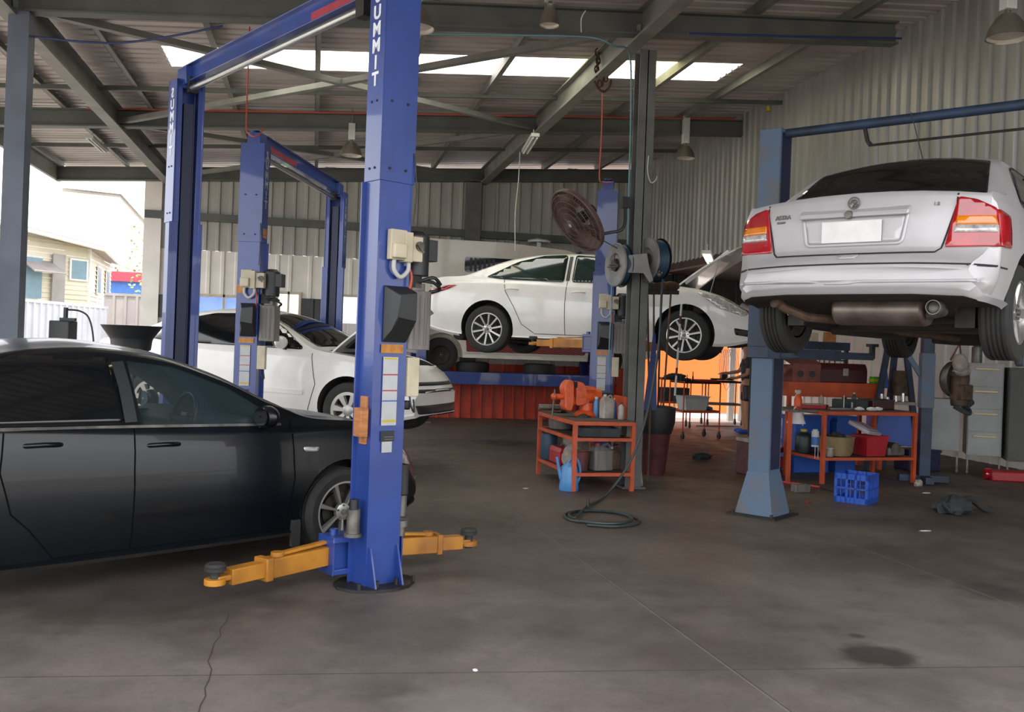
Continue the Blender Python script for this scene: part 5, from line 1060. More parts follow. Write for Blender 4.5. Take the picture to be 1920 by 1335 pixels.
mb = MB(); mb.ball((0,0,.05), (.22,.12,.07), jit=.2, zmin=-.7); o_ = mb.build('rag', 'cloth_dark'); o_.location = (T3.x, T3.y, .985); tag(o_, 'dark heap of rags on the low trolley behind the bin', 'rag')
mb = MB(); mb.beam((-.28,0,.03),(.25,.02,.03),.05,.04).box(-.05,.08,-.06,.06,.04,.16).beam((.08,0,.05),(.3,-.05,.06),.03,.03); o_ = mb.build('power_tool', 'black_plastic', bevel=.006); o_.location = T2+Vector((0,0,.96)); tag(o_, 'black power tool on the furthest trolley', 'tool')
mb = MB(); mb.ball((0,0,.04), (.15,.12,.05), jit=.15, zmin=-.75); o_ = mb.build('rag', 'can_blue'); o_.location = loc(T1, 20, .29, .12, .48+.005); tag(o_, 'pale blue cloth on the lower tray beside the white tub', 'rag')
pcb = onY(1362, 655, 19.2); mb = MB()
for k in range(7): w_ = .06+.012*k; hgt = .30+.05*(k % 4); mb.tube([(-.1+.05*k+w_*math.sin(t), .01*k, -hgt*(1-math.cos(t))) for t in [2*PI*j/20 for j in range(20)]], .006, n=5, closed=True)
mb.tube([(.05,.02,0),(.05,.06,.38)], .006); o_ = mb.build('extension_lead', 'cable_white'); o_.location = pcb; tag(o_, 'white cable loops hanging in front of the orange wall', 'cable')
mb = MB(); mb.cyl((0,0,.02),(.9,.1,.02), .015).cyl((.9,.1,.02),(1.5,-.1,.02), .012); o_ = mb.build('steel_bar', 'steel'); o_.location = onZ(1305, 800, 0); tag(o_, 'thin steel bar lying on the floor between the trolleys', 'bar')
def crumple(name, label, cat, p, r, m, jit=.25): mb = MB(); mb.ball((0,0,r[2]*.7), r, n=16, m=8, jit=jit, zmin=-.7); o_ = mb.build(name, m, smooth=25); o_.location = p; return tag(o_, label, cat)
crumple('rag', 'dark crumpled rag on the floor between mid bench and old blue post', 'rag', onZ(1316, 861, 0), (.16,.10,.05), 'cloth_dark')
# ---------------------------------------------------------------- person half hidden behind the old post
def person():
    base = onZ(1397, 812, 0); t = thing('person', 'person in dark shirt and shorts standing behind the old blue post, arm towards the trolley', 'person', base, wrz(90))
    def skin_mesh(name, V, E, R, m, par):
        me = bpy.data.meshes.new(name); me.from_pydata(V, E, []); o = bpy.data.objects.new(name, me); COL.objects.link(o)
        md = o.modifiers.new('s', 'SKIN'); 
        for i, r in enumerate(R): me.skin_vertices[0].data[i].radius = (r, r) if isinstance(r, (int, float)) else r
        me.skin_vertices[0].data[0].use_root = True
        sb = o.modifiers.new('ss', 'SUBSURF'); sb.levels = sb.render_levels = 2; bpy.context.view_layer.update()
        m2 = bpy.data.meshes.new_from_object(o.evaluated_get(bpy.context.evaluated_depsgraph_get())); bpy.data.objects.remove(o)
        m2.materials.clear(); m2.materials.append(MATS[m]); m2.shade_smooth(); q = bpy.data.objects.new(name, m2); COL.objects.link(q); q.parent = par; return q
    # facing +y locally
    V = [(0,0,.95),(0,0,1.12),(0,.01,1.32),(0,0,1.47),(0,.01,1.55),(0,.02,1.64),(0,.02,1.74)]; R = [(.16,.11),(.14,.10),(.17,.11),(.09,.08),(.055,.055),(.085,.095),(.075,.085)]; E = [(0,1),(1,2),(2,3),(3,4),(4,5),(5,6)]
    for s in (-1, 1):
        k = len(V); V += [(s*.10,0,.86),(s*.11,.02,.50),(s*.12,-.01,.10),(s*.13,.14,.04)]; R += [.09,.06,.042,.035]; E += [(0,k),(k,k+1),(k+1,k+2),(k+2,k+3)]
        k = len(V); a = [(s*.19,0,1.42),(s*.24,.10,1.20),(s*.22,.34,1.16),(s*.22,.42,1.16)] if s > 0 else [(s*.19,0,1.42),(s*.25,.06,1.16),(s*.23,.28,1.08),(s*.23,.36,1.08)]
        V += a; R += [.055,.042,.030,.033]; E += [(3,k),(k,k+1),(k+1,k+2),(k+2,k+3)]; h = Vector(a[3])
        for j, (dx, ln) in enumerate(((-.03,.075),(-.01,.085),(.01,.08),(.03,.065))):
            q = len(V); V += [tuple(h+Vector((dx,.035,0))), tuple(h+Vector((dx,.035+ln*.5,-.01))), tuple(h+Vector((dx,.03+ln,-.03)))]; R += [.010,.009,.007]; E += [(k+3,q),(q,q+1),(q+1,q+2)]
        q = len(V); V += [tuple(h+Vector((-s*.045,.01,-.005))), tuple(h+Vector((-s*.055,.045,-.02)))]; R += [.011,.009]; E += [(k+3,q),(q,q+1)]
    body_ = skin_mesh('body', V, E, R, 'skin', t)
    V = [(0,0,.96),(0,0,1.14),(0,.01,1.33),(0,0,1.46)]; R = [(.175,.125),(.155,.115),(.185,.125),(.10,.09)]; E = [(0,1),(1,2),(2,3)]
    for s in (-1, 1): k = len(V); V += [(s*.19,0,1.42),(s*.235,.07,1.26)]; R += [.068,.058]; E += [(3,k),(k,k+1)]
    skin_mesh('shirt', V, E, R, 'cloth_dark', t)
    V = [(0,0,1.0),(0,0,.92)]; R = [(.175,.125),(.175,.13)]; E = [(0,1)]
    for s in (-1, 1): k = len(V); V += [(s*.10,0,.84),(s*.11,.015,.60)]; R += [.105,.085]; E += [(1,k),(k,k+1)]
    skin_mesh('shorts', V, E, R, 'black_plastic', t)
    mb = MB()
    for s in (-1, 1): MB().ball((s*.125,.06,.045), (.05,.14,.05), zmin=-.85).build('shoe', 'crate_blue', t)
    MB().ball((0,.0,1.73), (.088,.105,.085), zmin=-.3).build('hair', 'hair', t)
    MB().ball((0,.115,1.66), (.014,.02,.022)).build('nose', 'skin', t)
    for s in (-1, 1): MB().ball((s*.032,.098,1.69), (.012,.008,.008)).build('eye', 'black_plastic', t); MB().ball((s*.088,.01,1.67), (.012,.02,.03)).build('ear', 'skin', t)
    MB().ball((0,.10,1.615), (.025,.008,.006)).build('mouth', 'maroon', t)
person()
# ================================================================ RIGHT HAND BENCHES
B2o = W(3.84, 11.4); D2 = 18.6; BZ = .90
B2 = bench('orange steel workbench with a cluttered top under the silver sedan', B2o, D2, 1.42, .80, BZ, (.32,))
MB().box(-.42, -.0, .1, .7, BZ-.03, BZ-.005).build('side_tray', 'dull_steel', B2); MB().box(-.42,-.38,.1,.14,0,BZ-.03).build('leg', 'bench_orange', B2); MB().box(-.30,-.26,.62,.66,0,BZ-.03).build('leg', 'bench_orange', B2)
def P2(x, y, z): return loc(B2o, D2, x, y, z)
r2 = wrz(D2)
def spray(label, p, m):
    t = thing('spray_bottle', label, 'spray bottle', p, r2); MB().lathe([(0,0),(.045,0),(.05,.01),(.05,.12),(.03,.17),(.018,.19),(0,.19)], n=18).build('bottle_body', m, t); MB().box(-.04,.025,-.014,.014,.20,.235).cyl((0,0,.185),(0,0,.2), .02, n=12).beam((-.02,0,.2),(-.04,0,.16), .01, .008).build('trigger_head', 'cable_white', t)
spray('orange spray bottle with white trigger at the left end of the right bench', P2(-.20, .25, BZ-.005), 'vise_orange')
b_ = thing('parts_tray', 'small red tray with metal edge at the left of the right bench top', 'tray', P2(.08, .35, BZ), r2); MB().box(-.14,.14,-.10,.10,0,.05).build('tray', 'tub_red', b_, bevel=.006); MB().box(-.15,.15,-.11,.11,.05,.058).build('rim', 'dirty_white', b_)
b_ = thing('oil_pan', 'black oil pan with a thin wire handle on the right bench', 'pan', P2(.72, .42, BZ), r2); MB().box(-.2,.18,-.12,.12,0,.12).build('pan', 'cloth_dark', b_, bevel=.01); MB().tube([(-.2,-.12,.0),(-.2,-.12,.17),(-.19,-.12,.175),(.1,-.12,.14)], .006).build('handle', 'steel', b_)
b_ = thing('storage_box', 'maroon flat box right of the black oil pan', 'box', P2(1.15, .45, BZ), r2); MB().box(-.17,.17,-.14,.14,0,.13).build('box_body', 'toolbox_maroon', b_, bevel=.01); MB().box(-.175,.175,-.145,.145,.11,.125).build('lid_band', 'cloth_dark', b_)
b_ = thing('steel_dish', 'round steel dish on the right bench behind the red tray', 'dish', P2(.28, .52, BZ)); MB().lathe([(0,0),(.12,0),(.15,.04),(.14,.04),(.11,.008),(0,.008)], n=24).build('dish', 'dull_steel', b_)
bottle('bottle', 'green bottle with white tip standing behind the black oil pan', 'bottle', P2(.93, .62, BZ), .03, .2, 'hose_dark', 'cable_white')
bottle('bottle', 'tan bottle between the red tray and black oil pan', 'bottle', P2(.45, .66, BZ), .035, .16, 'dirty_white', 'dull_steel')
for i, (x, y, lab) in enumerate(((.62,.12,'leftmost'), (.78,.10,'middle'), (.92,.14,'rightmost'))): crumple('rag', 'white scrunched paper rag on the front edge of the right bench, %s of three' % lab, 'rag', P2(x, y, BZ), (.06,.035,.025), 'plate_white', .2)
mb = MB(); mb.box(-.2,.2,-.03,.03,0,.02); o_ = mb.build('steel_rule', 'steel', bevel=.002); o_.location = P2(.42,.2,BZ); o_.rotation_euler.z = r2; tag(o_, 'flat steel bar lying across the right bench top', 'bar')
mb = MB(); mb.cyl((0,0,0),(.0,0,.09), .012).cyl((0,0,.012),(.09,.02,.012), .012); o_ = mb.build('hose_fitting', 'dirty_white'); o_.location = P2(.60,.24,BZ); tag(o_, 'pale elbow fitting standing on the right bench', 'car part')
# work lamp hanging at left
b_ = thing('work_lamp', 'white shaded work lamp hanging off the left end of the right bench', 'lamp', at(1493, 783, 11.5), 0.); MB().lathe([(.04,.075),(.06,.065),(.115,-.07),(.11,-.07),(.055,.06)], n=22).build('lamp_shade', 'plate_white', b_); MB().tube(spline([(-.08,0,-.12),(-.085,0,.0),(-.02,0,.12),(.05,0,.12),(.1,0,0),(.09,0,-.1)], 6), .006).build('wire_guard', 'steel', b_); MB().cyl((0,0,.05),(0,0,.1), .03, n=12).build('lamp_holder', 'black_plastic', b_)
b_ = thing('spray_can', 'white and blue spray can hanging at the front left of the right bench', 'spray can', P2(-.13, -.02, .32+.14)); MB().cyl((0,0,0),(0,0,.19), .045, n=20).build('can_body', 'cable_white', b_); MB().cyl((0,0,.02),(0,0,.12), .0458, n=20).build('blue_band', 'sticker_blue', b_); MB().cyl((.0,0,.19),(0,0,.21), .03, n=14).build('cap', 'cable_white', b_); MB().tube([(-.02,-.04,0),(-.02,-.04,-.14)], .004).tube([(.02,-.04,0),(.02,-.04,-.14)], .004).build('hook_wire', 'steel', b_)
# lower shelf
b_ = thing('wash_basin', 'tan rounded plastic basin on the lower shelf of the right bench', 'basin', P2(.42, .3, .32)); MB().lathe([(0,0),(.18,0),(.21,.05),(.225,.22),(.235,.24),(.22,.24),(.20,.06),(.17,.015),(0,.015)], n=28).build('basin', 'tub_tan', b_); MB().ball((.0,0,.18), (.16,.14,.1), jit=.2).build('contents', 'cloth_dark', b_)
b_ = thing('storage_tub', 'red plastic tub on the lower shelf of the right bench', 'tub', P2(.90, .25, .32), r2); MB().add([(-.14,-.12,0),(.14,-.12,0),(.14,.12,0),(-.14,.12,0),(-.17,-.15,.25),(.17,-.15,.25),(.17,.15,.25),(-.17,.15,.25)], [(0,3,2,1),(0,1,5,4),(1,2,6,5),(2,3,7,6),(3,0,4,7)]).build('tub_body', 'tub_red', b_, smooth=0, solid=.008); MB().tube([(-.17,-.15,.25),(.17,-.15,.25),(.17,.15,.25),(-.17,.15,.25)], .01, closed=True).build('rim', 'tub_red', b_)
b_ = thing('storage_lid', 'lilac grey upturned plastic lid tilted on the red tub', 'tray', P2(.78, .22, .645), r2); q = MB(); q.prism(rounded([(-.22,-.15),(.22,-.15),(.22,.15),(-.22,.15)], .04), 0, .05); l_ = q.build('lid_body', 'lid_lilac', b_, bevel=.01); MB().prism(rounded([(-.16,-.10),(.16,-.10),(.16,.10),(-.16,.10)], .03), .05, .058).build('raised_panel', 'lid_lilac', l_); b_.rotation_euler = (math.radians(24), math.radians(6), r2+.5)  # the lilac piece is a loose storage lid
b_ = thing('gear_casing', 'dull grey gear casing at the right end of the right bench lower shelf', 'car part', P2(1.27, .3, .32), r2); MB().box(-.13,.13,-.12,.12,0,.10).build('casing', 'tank_grey', b_, bevel=.02); MB().cyl((-.02,-.13,.09),(-.02,.10,.09), .075, n=20).build('bearing_boss', 'dull_steel', b_)
bottle('cup', 'white paper cup on the left of the right bench lower shelf', 'cup', P2(.20, .12, .32), .04, .11, 'dirty_white', 'cable_white', .9)
bottle('jerry_can', 'dark green can at the back left of the lower shelf', 'can', P2(.12, .55, .32), .10, .30, 'hose_dark', 'yellow_plastic')
for i, (x, w_, lab) in enumerate(((.55,.55,'wide royal blue box under the right bench at the back'), (1.1,.32,'narrow royal blue box under the right bench at the back right'))):
    b_ = thing('storage_box', lab, 'box', P2(x, .95, 0), r2); MB().box(-w_/2,w_/2,0,.3,0,.74).build('box_body', 'blue_box', b_, bevel=.01); MB().box(-w_/2-.01,w_/2+.01,-.01,.31,.70,.76).build('lid', 'blue_box', b_, bevel=.005)
# milk crate
def crate():
    p = onZ(1625, 945, 0); t = thing('milk_crate', 'bright blue plastic milk crate on the floor in front of the right bench', 'crate', p+Vector((-.02,.17,0)), wrz(-38)); w = .175; h = .31; mb = MB(); th = .008
    def side(M):
        s = MB(); s.T = M
        s.box(-w,w,-th,0,0,.06).box(-w,w,-th,0,h-.06,h).box(-w,w,-th,0,.145,.165)
        for x in (-w,-.06,.035,w-.025): s.box(x,x+.025,-th,0,0,h)
        for x in (-.11,-.01,.09): s.box(x,x+.008,-th,0,0,h)
        return s
    for k in range(4): side(Matrix.Rotation(k*PI/2, 4, 'Z') @ Matrix.Translation((0,-w,0))).build('side_grille', 'crate_blue', t, smooth=0)
    b = MB().box(-w,w,-w,w,0,.006)
    for k in range(6): b.box(-w+k*.065,-w+k*.065+.012,-w,w,.006,.014)
    b.build('base', 'crate_blue', t, smooth=0)
crate()
t = thing('concrete_block', 'grey concrete block on the floor under the left end of the right bench', 'block', onZ(1506, 924, 0), r2); MB().box(-.1,.1,0,.1,0,.09).build('block', 'tank_grey', t, bevel=.01)
p0 = onZ(1452, 902, .04); p1 = onZ(1538, 914, .05)
t = thing('jack_handle', 'red steel jack handle lying in front of the right bench', 'handle', p0); MB().cyl((0,0,0), p1-p0, .017, n=10).build('bar', 'tub_red', t); MB().cyl(p1-p0, p1-p0+Vector((.16,-.12,-.03)), .017, n=10).build('grip', 'black_rubber', t)  # the red bar with the grip is a loose jack handle
jk = onZ(1476, 890, 0); t = thing('trolley_jack', 'red trolley jack parked under the left end of the right bench', 'jack', jk+Vector((0,.35,0)), r2+.2); mb = MB(); mb.prism([(-.3,.06),(.25,.06),(.25,.14),(-.1,.24),(-.3,.26)], -.1, -.085, 'xz').prism([(-.3,.06),(.25,.06),(.25,.14),(-.1,.24),(-.3,.26)], .085, .1, 'xz').box(-.3,-.2,-.1,.1,.08,.24); mb.build('frame', 'tub_red', t)
for x in (-.25, .22): MB().cyl((x,-.12,.05),(x,.12,.05), .05, n=16).build('wheel', 'dark_metal', t)
MB().beam((-.2,0,.2),(.2,0,.3), .05, .06).cyl((.2,0,.3),(.2,0,.34), .05, n=16).build('lift_arm', 'tub_red', t)
b_ = thing('storage_box', 'pink and red crate left of the right bench, stacked low', 'box', P2(-.35, .75, 0), r2); MB().box(-.2,.2,0,.3,0,.42).build('box_body', 'maroon', b_, bevel=.01); MB().box(-.21,.21,-.01,.31,.42,.47).build('lid', 'dirty_white', b_, bevel=.008)
# small bits on the floor
for px, py, m, lab, r in ((1515, 942, 'tub_red', 'small bright red scrap on the floor right of the old blue post', (.035,.02,.008)), (1722, 912, 'dirty_white', 'pale leafy scrap by the right leg of the right bench', (.06,.04,.05)), (1737, 925, 'plate_white', 'small white paper scrap in front of the right bench leg', (.05,.02,.006)), (1735, 996, 'plate_white', 'thin white scrap on the floor at far right', (.06,.015,.005)), (891, 1258, 'plate_white', 'tiny white chip on the near floor joint', (.012,.012,.006)), (985, 916, 'plate_white', 'white flake on the floor left of the watering can', (.03,.02,.004))):
    crumple('floor_scrap', lab, 'scrap', onZ(px, py, 0), r, m, .2)
def twisted(label, c):
    t = thing('engine_undertray', label, 'car part', c, .3); mb = MB(); mb.ball((0,0,.07), (.20,.15,.11), n=20, m=9, jit=.22, zmin=-.6); mb.build('crumpled_tray', 'cloth_dark', t, smooth=20); mb = MB(); mb.tube(spline([(.1,.0,.12),(.28,-.02,.13),(.38,-.08,.05),(.46,-.12,.02)], 5), .04).tube(spline([(-.15,-.1,.03),(-.2,-.05,.12),(-.05,.0,.17)], 5), .02); mb.build('duct', 'black_rubber', t)
twisted('dark crumpled plastic undertray on the floor at right', onZ(1785, 962, 0))
# ---------------------------------------------------------------- rear bench with engine block
B3o = W(3.80, 12.75); D3 = 14; t = thing('workbench', 'orange fronted rear bench carrying the engine block', 'workbench', B3o, wrz(D3)); MB().box(0,1.5,0,.55,1.0,1.2).build('orange_front', 'bench_orange', t, bevel=.005)
for x in (0, 1.45):
    for y in (0, .5): MB().box(x,x+.05,y,y+.05,0,1.0).build('leg', 'bench_orange', t)
MB().box(.05,1.45,.02,.53,.35,.38).build('shelf', 'bench_top', t)
def P3(x, y, z): return loc(B3o, D3, x, y, z)
t = thing('engine_block', 'pinkish rusty engine block with two round ports on the rear bench', 'engine', P3(.30, .2, 1.2), wrz(D3)); MB().box(-.22,.22,-.15,.2,0,.23).add([(-.22,-.15,.23),(.22,-.15,.23),(.34,.22,.30),(-.16,.24,.30),(-.22,-.15,.25),(.22,-.15,.25),(.34,.22,.33),(-.16,.24,.33)], [(0,1,2,3),(4,7,6,5),(0,4,5,1),(1,5,6,2),(2,6,7,3),(3,7,4,0)]).build('block', 'engine_pink', t, bevel=.008)
for x in (-.10, .08): MB().cyl((x,-.158,.11),(x,-.148,.11), .045, n=20).build('port', 'cloth_dark', t)
MB().tube([(-.2,-.1,.2),(-.33,-.12,.16),(-.36,-.1,.08)], .045).build('manifold', 'engine_pink', t)
t = thing('toolbox', 'long dark maroon toolbox beside the engine block on the rear bench', 'toolbox', P3(.93, .28, 1.2), wrz(D3)); MB().box(-.37,.37,-.16,.16,0,.19).build('box_body', 'toolbox_maroon', t, bevel=.01); MB().prism([(-.16,.19),(.16,.19),(.11,.27),(-.11,.27)], -.37, .37, 'yz').build('lid', 'toolbox_maroon', t, bevel=.008); MB().box(-.02,.06,-.166,-.16,.1,.2).build('paper_label', 'dirty_white', t); MB().tube([(-.14,0,.27),(-.14,0,.31),(.14,0,.31),(.14,0,.27)], .01).build('handle', 'black_plastic', t)
b_ = thing('storage_box', 'bright green plastic block at the right end of the rear bench', 'box', P3(1.42, .1, 1.2), wrz(D3)); MB().box(-.07,.07,-.05,.05,0,.10).build('box_body', 'green_plastic', b_, bevel=.006); MB().box(-.075,.0,-.055,.055,.03,.07).build('yellow_band', 'yellow_plastic', b_)
t = thing('coiled_cable', 'dark coiled cable ring standing behind the engine block', 'cable', P3(.52, .47, 1.2)); 
for k in range(3): MB().tube([(.12*math.cos(a), .015*k, .13+.12*math.sin(a)) for a in [2*PI*j/24 for j in range(24)]], .012, closed=True).build('coil', 'cloth_dark', t)
# tools hung on a rail
rail = P3(1.0, 1.0, 1.95); t = thing('tool_rail', 'dark blue shelf rail with white and blue cartons above the rear bench', 'shelf', P3(.0, 1.0, 0), wrz(D3)); MB().box(.25,1.6,0,.12,1.66,1.78).build('rail', 'old_blue_dark', t, bevel=.004)
for x in (.25, 1.55): MB().box(x,x+.05,.04,.09,0,1.66).build('upright', 'old_blue_dark', t)
MB().box(.30,.68,-.012,0,1.67,1.77).build('front_panel', 'can_blue', t)
for x, w_, h, m, lab in ((.55,.12,.15,'dirty_white','cream carton leftmost on the dark blue shelf rail'), (.95,.22,.13,'cream_plastic','cream carton in the middle of the dark blue shelf rail'), (1.28,.16,.15,'wood','brown carton on the right of the dark blue shelf rail')): b_ = thing('carton', lab, 'carton', P3(x, 1.06, 1.78), wrz(D3)); MB().box(-w_/2,w_/2,-.05,.05,0,h).build('carton_body', m, b_, bevel=.003); MB().box(-w_/2-.002,w_/2+.002,-.012,.012,h*.2,h+.002).build('tape', 'tub_tan', b_)
for i, (x, ln, m, lab) in enumerate(((1.08,.30,'dull_steel','steel ring spanner hanging leftmost on the rail'), (1.16,.24,'tub_red','red handled tool hanging second on the rail'), (1.25,.36,'steel','long bright spanner hanging third on the rail'), (1.34,.32,'black_rubber','black mallet like tool hanging fourth on the rail'), (1.43,.40,'steel','long bright bar hanging fifth on the rail'), (1.50,.3,'yellow_plastic','yellow handled tool hanging furthest right on the rail'))):
    t = thing('hand_tool', lab, 'tool', P3(x, .99, 1.66), wrz(D3)); MB().cyl((0,0,0),(0,0,-ln), .012, n=8).build('shank', m if i % 2 == 0 else 'dull_steel', t); MB().ball((0,0,-ln), (.05,.02,.05) if i in (1, 3) else (.028,.012,.035)).build('tool_head', m, t)
# engine crane and hanging gearbox
EC = W(5.32, 11.95); t = thing('engine_crane', 'dark blue engine crane post standing at the right end of the right bench', 'engine crane', EC, wrz(-8)); MB().box(-.07,.07,-.07,.07,0,1.95).build('post', 'old_blue_dark', t, bevel=.006); MB().box(-.08,.08,-.08,.08,.95,1.65).build('sleeve', 'old_blue', t, bevel=.006); MB().beam((-.30,0,1.72),(-.07,0,1.36),.05,.06).build('diagonal_strut', 'old_blue', t); MB().beam((-.1,0,1.90),(.75,-.1,1.93),.08,.09).build('boom', 'old_blue_dark', t); MB().beam((.0,-.3,.05),(.0,.5,.05),.1,.08).beam((-.3,.0,.05),(.3,.0,.05),.1,.08).build('foot', 'old_blue_dark', t); MB().tube([(.30,-.05,1.9),(.30,-.05,1.80)], .008).build('chain', 'steel', t)
GB = at(1792, 720, 11.9); t = thing('gearbox', 'brown and silver gearbox hanging from the engine crane', 'gearbox', GB, .3); mb = MB(); mb.lathe([(.22,.12),(.20,.16),(.12,.20),(0,.2)], axis='y', n=24, o=(.02,-.05,.06)).lathe([(.23,.03),(.23,.12),(.20,.12)], axis='y', n=24, o=(.02,-.05,.06)); mb.build('bell_housing', 'dull_steel', t, smooth=30); mb = MB(); mb.cyl((0,-.05,.1),(0,-.05,-.28), .12, .095, n=18).box(-.1,.12,-.17,.02,-.2,.0); mb.build('gear_case', 'rust_metal', t, bevel=.02); mb = MB(); mb.ball((-.07,-.1,.27), (.1,.09,.12)).ball((.02,-.06,.17), (.13,.1,.08), jit=.1); mb.build('cover', 'dirty_white', t); MB().tube(spline([(-.15,-.1,-.28),(0,-.18,-.36),(.15,-.1,-.34),(.2,0,-.28)], 5), .03).cyl((.08,-.08,-.28),(.2,-.08,-.22), .05).build('mount', 'cloth_dark', t)
MB().tube([(-.12,0,.3),(.02,-.02,.52),(.1,0,.3)], .012).build('lifting_sling', 'engine_pink', t)
t = thing('hoist_tripod', 'dark blue machine stand with shiny parts between rear bench and engine crane', 'stand', W(5.36, 13.0), wrz(0)); MB().beam((-.38,0,0),(-.12,0,1.75),.07,.07).beam((.38,0,0),(.12,0,1.75),.07,.07).beam((0,.35,0),(0,.05,1.75),.07,.07).build('legs', 'old_blue_dark', t); MB().box(-.26,.26,-.1,.3,.93,.97).build('shelf', 'dirty_white', t); MB().box(-.30,.30,.0,.25,.35,.8).build('cabinet', 'blue_box', t, bevel=.01); MB().cyl((.12,.1,1.05),(.12,.1,1.4), .13, n=20).build('cylinder_head', 'rust_metal', t, bevel=.01); MB().prism([(-.22,1.15),(-.08,1.15),(-.12,1.42),(-.2,1.36)], .0, .1, 'xz').build('blue_bottle', 'sticker_blue', t, bevel=.02)
for k, (x, h) in enumerate(((-.2,.10),(-.12,.06),(.0,.08),(.1,.12))): MB().cyl((x,-.02,.97),(x,-.02,.97+h), .03, n=12).build('shiny_fitting', 'chrome', t)
# filing cabinets against the annex wall
def cabinet(label, c, rz, w, dp, h, nd, legs=.12, m='cabinet_grey', handle_=True):
    t = thing('filing_cabinet', label, 'cabinet', c, rz); MB().box(-w/2,w/2,0,dp,legs,h).build('carcass', m, t, bevel=.004); dh = (h-legs-.04)/nd
    for k in range(nd):
        z = legs+.02+k*dh; d = MB().box(-w/2+.012,w/2-.012,-.016,0,z+.006,z+dh-.006).build('drawer', m, t, bevel=.003)
        if handle_: MB().box(-w*.34,w*.34,-.04,-.016,z+dh-.075,z+dh-.05).build('handle', 'handle_brass', d, bevel=.004)
    for x in (-w/2+.02, w/2-.02): MB().box(x-.012,x+.012,.01,.04,0,legs).build('leg', 'dull_steel', t)
    return t
fa = wrz(-20)
cabinet('tall grey four-drawer filing cabinet with brass handles under the silver sedan', W(6.62, 13.0), fa, .44, .5, 1.55, 4, .26)
cabinet('lower pale grey cabinet left of the four-drawer filing cabinet', W(6.14, 13.2), fa, .42, .5, 1.02, 1, .3, handle_=False)
cabinet('dark grey cabinet right of the four-drawer filing cabinet', W(6.98, 12.72), fa, .34, .5, 1.5, 1, .22, 'cabinet_dark', False)
cabinet('pale grey cabinet at the far right edge', W(7.38, 12.35), fa, .40, .5, 1.55, 1, .22, handle_=False)
b_ = thing('steel_canister', 'small steel canister on top of the four-drawer filing cabinet', 'canister', W(6.60, 13.25, 1.55)); MB().cyl((0,0,0),(0,0,.22), .07, n=18).build('canister', 'dull_steel', b_); MB().cyl((0,0,.22),(0,0,.25), .05, n=14).build('lid', 'black_plastic', b_)
t = thing('drain_tray', 'long red tray on the floor below the filing cabinets', 'tray', W(7.1, 12.35), wrz(-8)); MB().box(-.7,.7,-.15,.15,0,.13).build('tray', 'tub_red', t, bevel=.02); MB().cyl((-.75,0,.075),(-.66,0,.075), .075, n=18).build('end_cap', 'lens_red', t)
b_ = thing('storage_box', 'dark navy box low behind the engine crane post', 'box', W(5.85, 13.1), 0.); MB().box(-.25,.25,0,.35,0,.28).build('box_body', 'lift_navy', b_, bevel=.01); MB().box(-.26,.26,-.01,.36,.26,.30).build('lid', 'lift_navy', b_, bevel=.005)
# tyres lying on the four-post hoist
for px, lab in ((886, 'worn tyre lying flat on the left end of the four-post hoist runway'), (1012, 'black tyre lying flat on the right part of the four-post hoist runway')):
    p = onY(px, 700, pc0.y+.38); mb = MB(); mb.lathe([(.19,.03),(.26,.0),(.32,.02),(.335,.05),(.335,.17),(.32,.2),(.26,.22),(.19,.19),(.2,.11),(.19,.03)], n=32); o_ = mb.build('tyre', 'tyre', smooth=40); o_.location = (p.x, pc0.y+.42, ZR+.062); tag(o_, lab, 'tyre')
# ================================================================ HANGING LAMPS, ROPES, CABLES
def highbay(label, c, r=.17, boxh=.26, top=None):
    t = thing('high_bay_lamp', label, 'ceiling lamp', c); MB().lathe([(.02,.20),(.06,.20),(r*.55,.17),(r*.85,.09),(r,0),(r*.985,0),(r*.83,.085),(r*.5,.16),(0,.17)], n=32).build('lamp_shade', 'lamp_alu', t); MB().lathe([(0,.02),(r*.85,.03),(r*.95,.01)], n=24).build('glass', 'lamp_glass', t)
    MB().box(-.05,.05,-.05,.05,.24,.24+boxh).build('ballast_box', 'cable_white', t, bevel=.004); MB().cyl((0,0,.19),(0,0,.25), .02).build('neck', 'dull_steel', t)
    if top: MB().cyl((0,0,.24+boxh),(0,0,top), .008).build('hanger', 'steel', t)
highbay('aluminium high bay lamp hanging left of the nearest hoist post', at(658, 292, 14.25), .17, .25, .72)
highbay('aluminium high bay lamp hanging right of the mid column', at(1284, 297, 15.3), .17, .45, .85)
highbay('large aluminium high bay lamp at the top right corner', at(1888, 72, 7.9), .17, .25, 1.2)
highbay('aluminium high bay lamp half hidden behind the nearest blue post', at(779, 54, 8.3), .17, .25, 1.0)
highbay('dark high bay lamp seen against the front roof beam', at(1030, 48, 9.3), .10, .12, .5)
def polyline(name, label, cat, pts, r, m, n=6, sub=5): o = MB().tube(spline(pts, sub), r, n=n).build(name, m); return tag(o, label, cat)
polyline('rope', 'red rope hanging from the roof onto the second blue hoist', 'rope', [at(468, 50, 9.9), at(465, 130, 9.95), at(462, 235, 9.88), at(466, 250, 9.86), at(478, 256, 9.84), at(490, 248, 9.86), at(494, 240, 9.9)], .008, 'red_hose')
polyline('rope', 'red rope from the chain down to the third blue hoist', 'rope', [at(1130, 172, 11.6), at(1128, 250, 11.7), at(1124, 330, 11.75), at(1130, 342, 11.75), at(1146, 342, 11.8)], .009, 'red_hose')
ch = thing('chain', 'rusty chain looped over the deep roof beam', 'chain', at(1122, 95, 11.5))
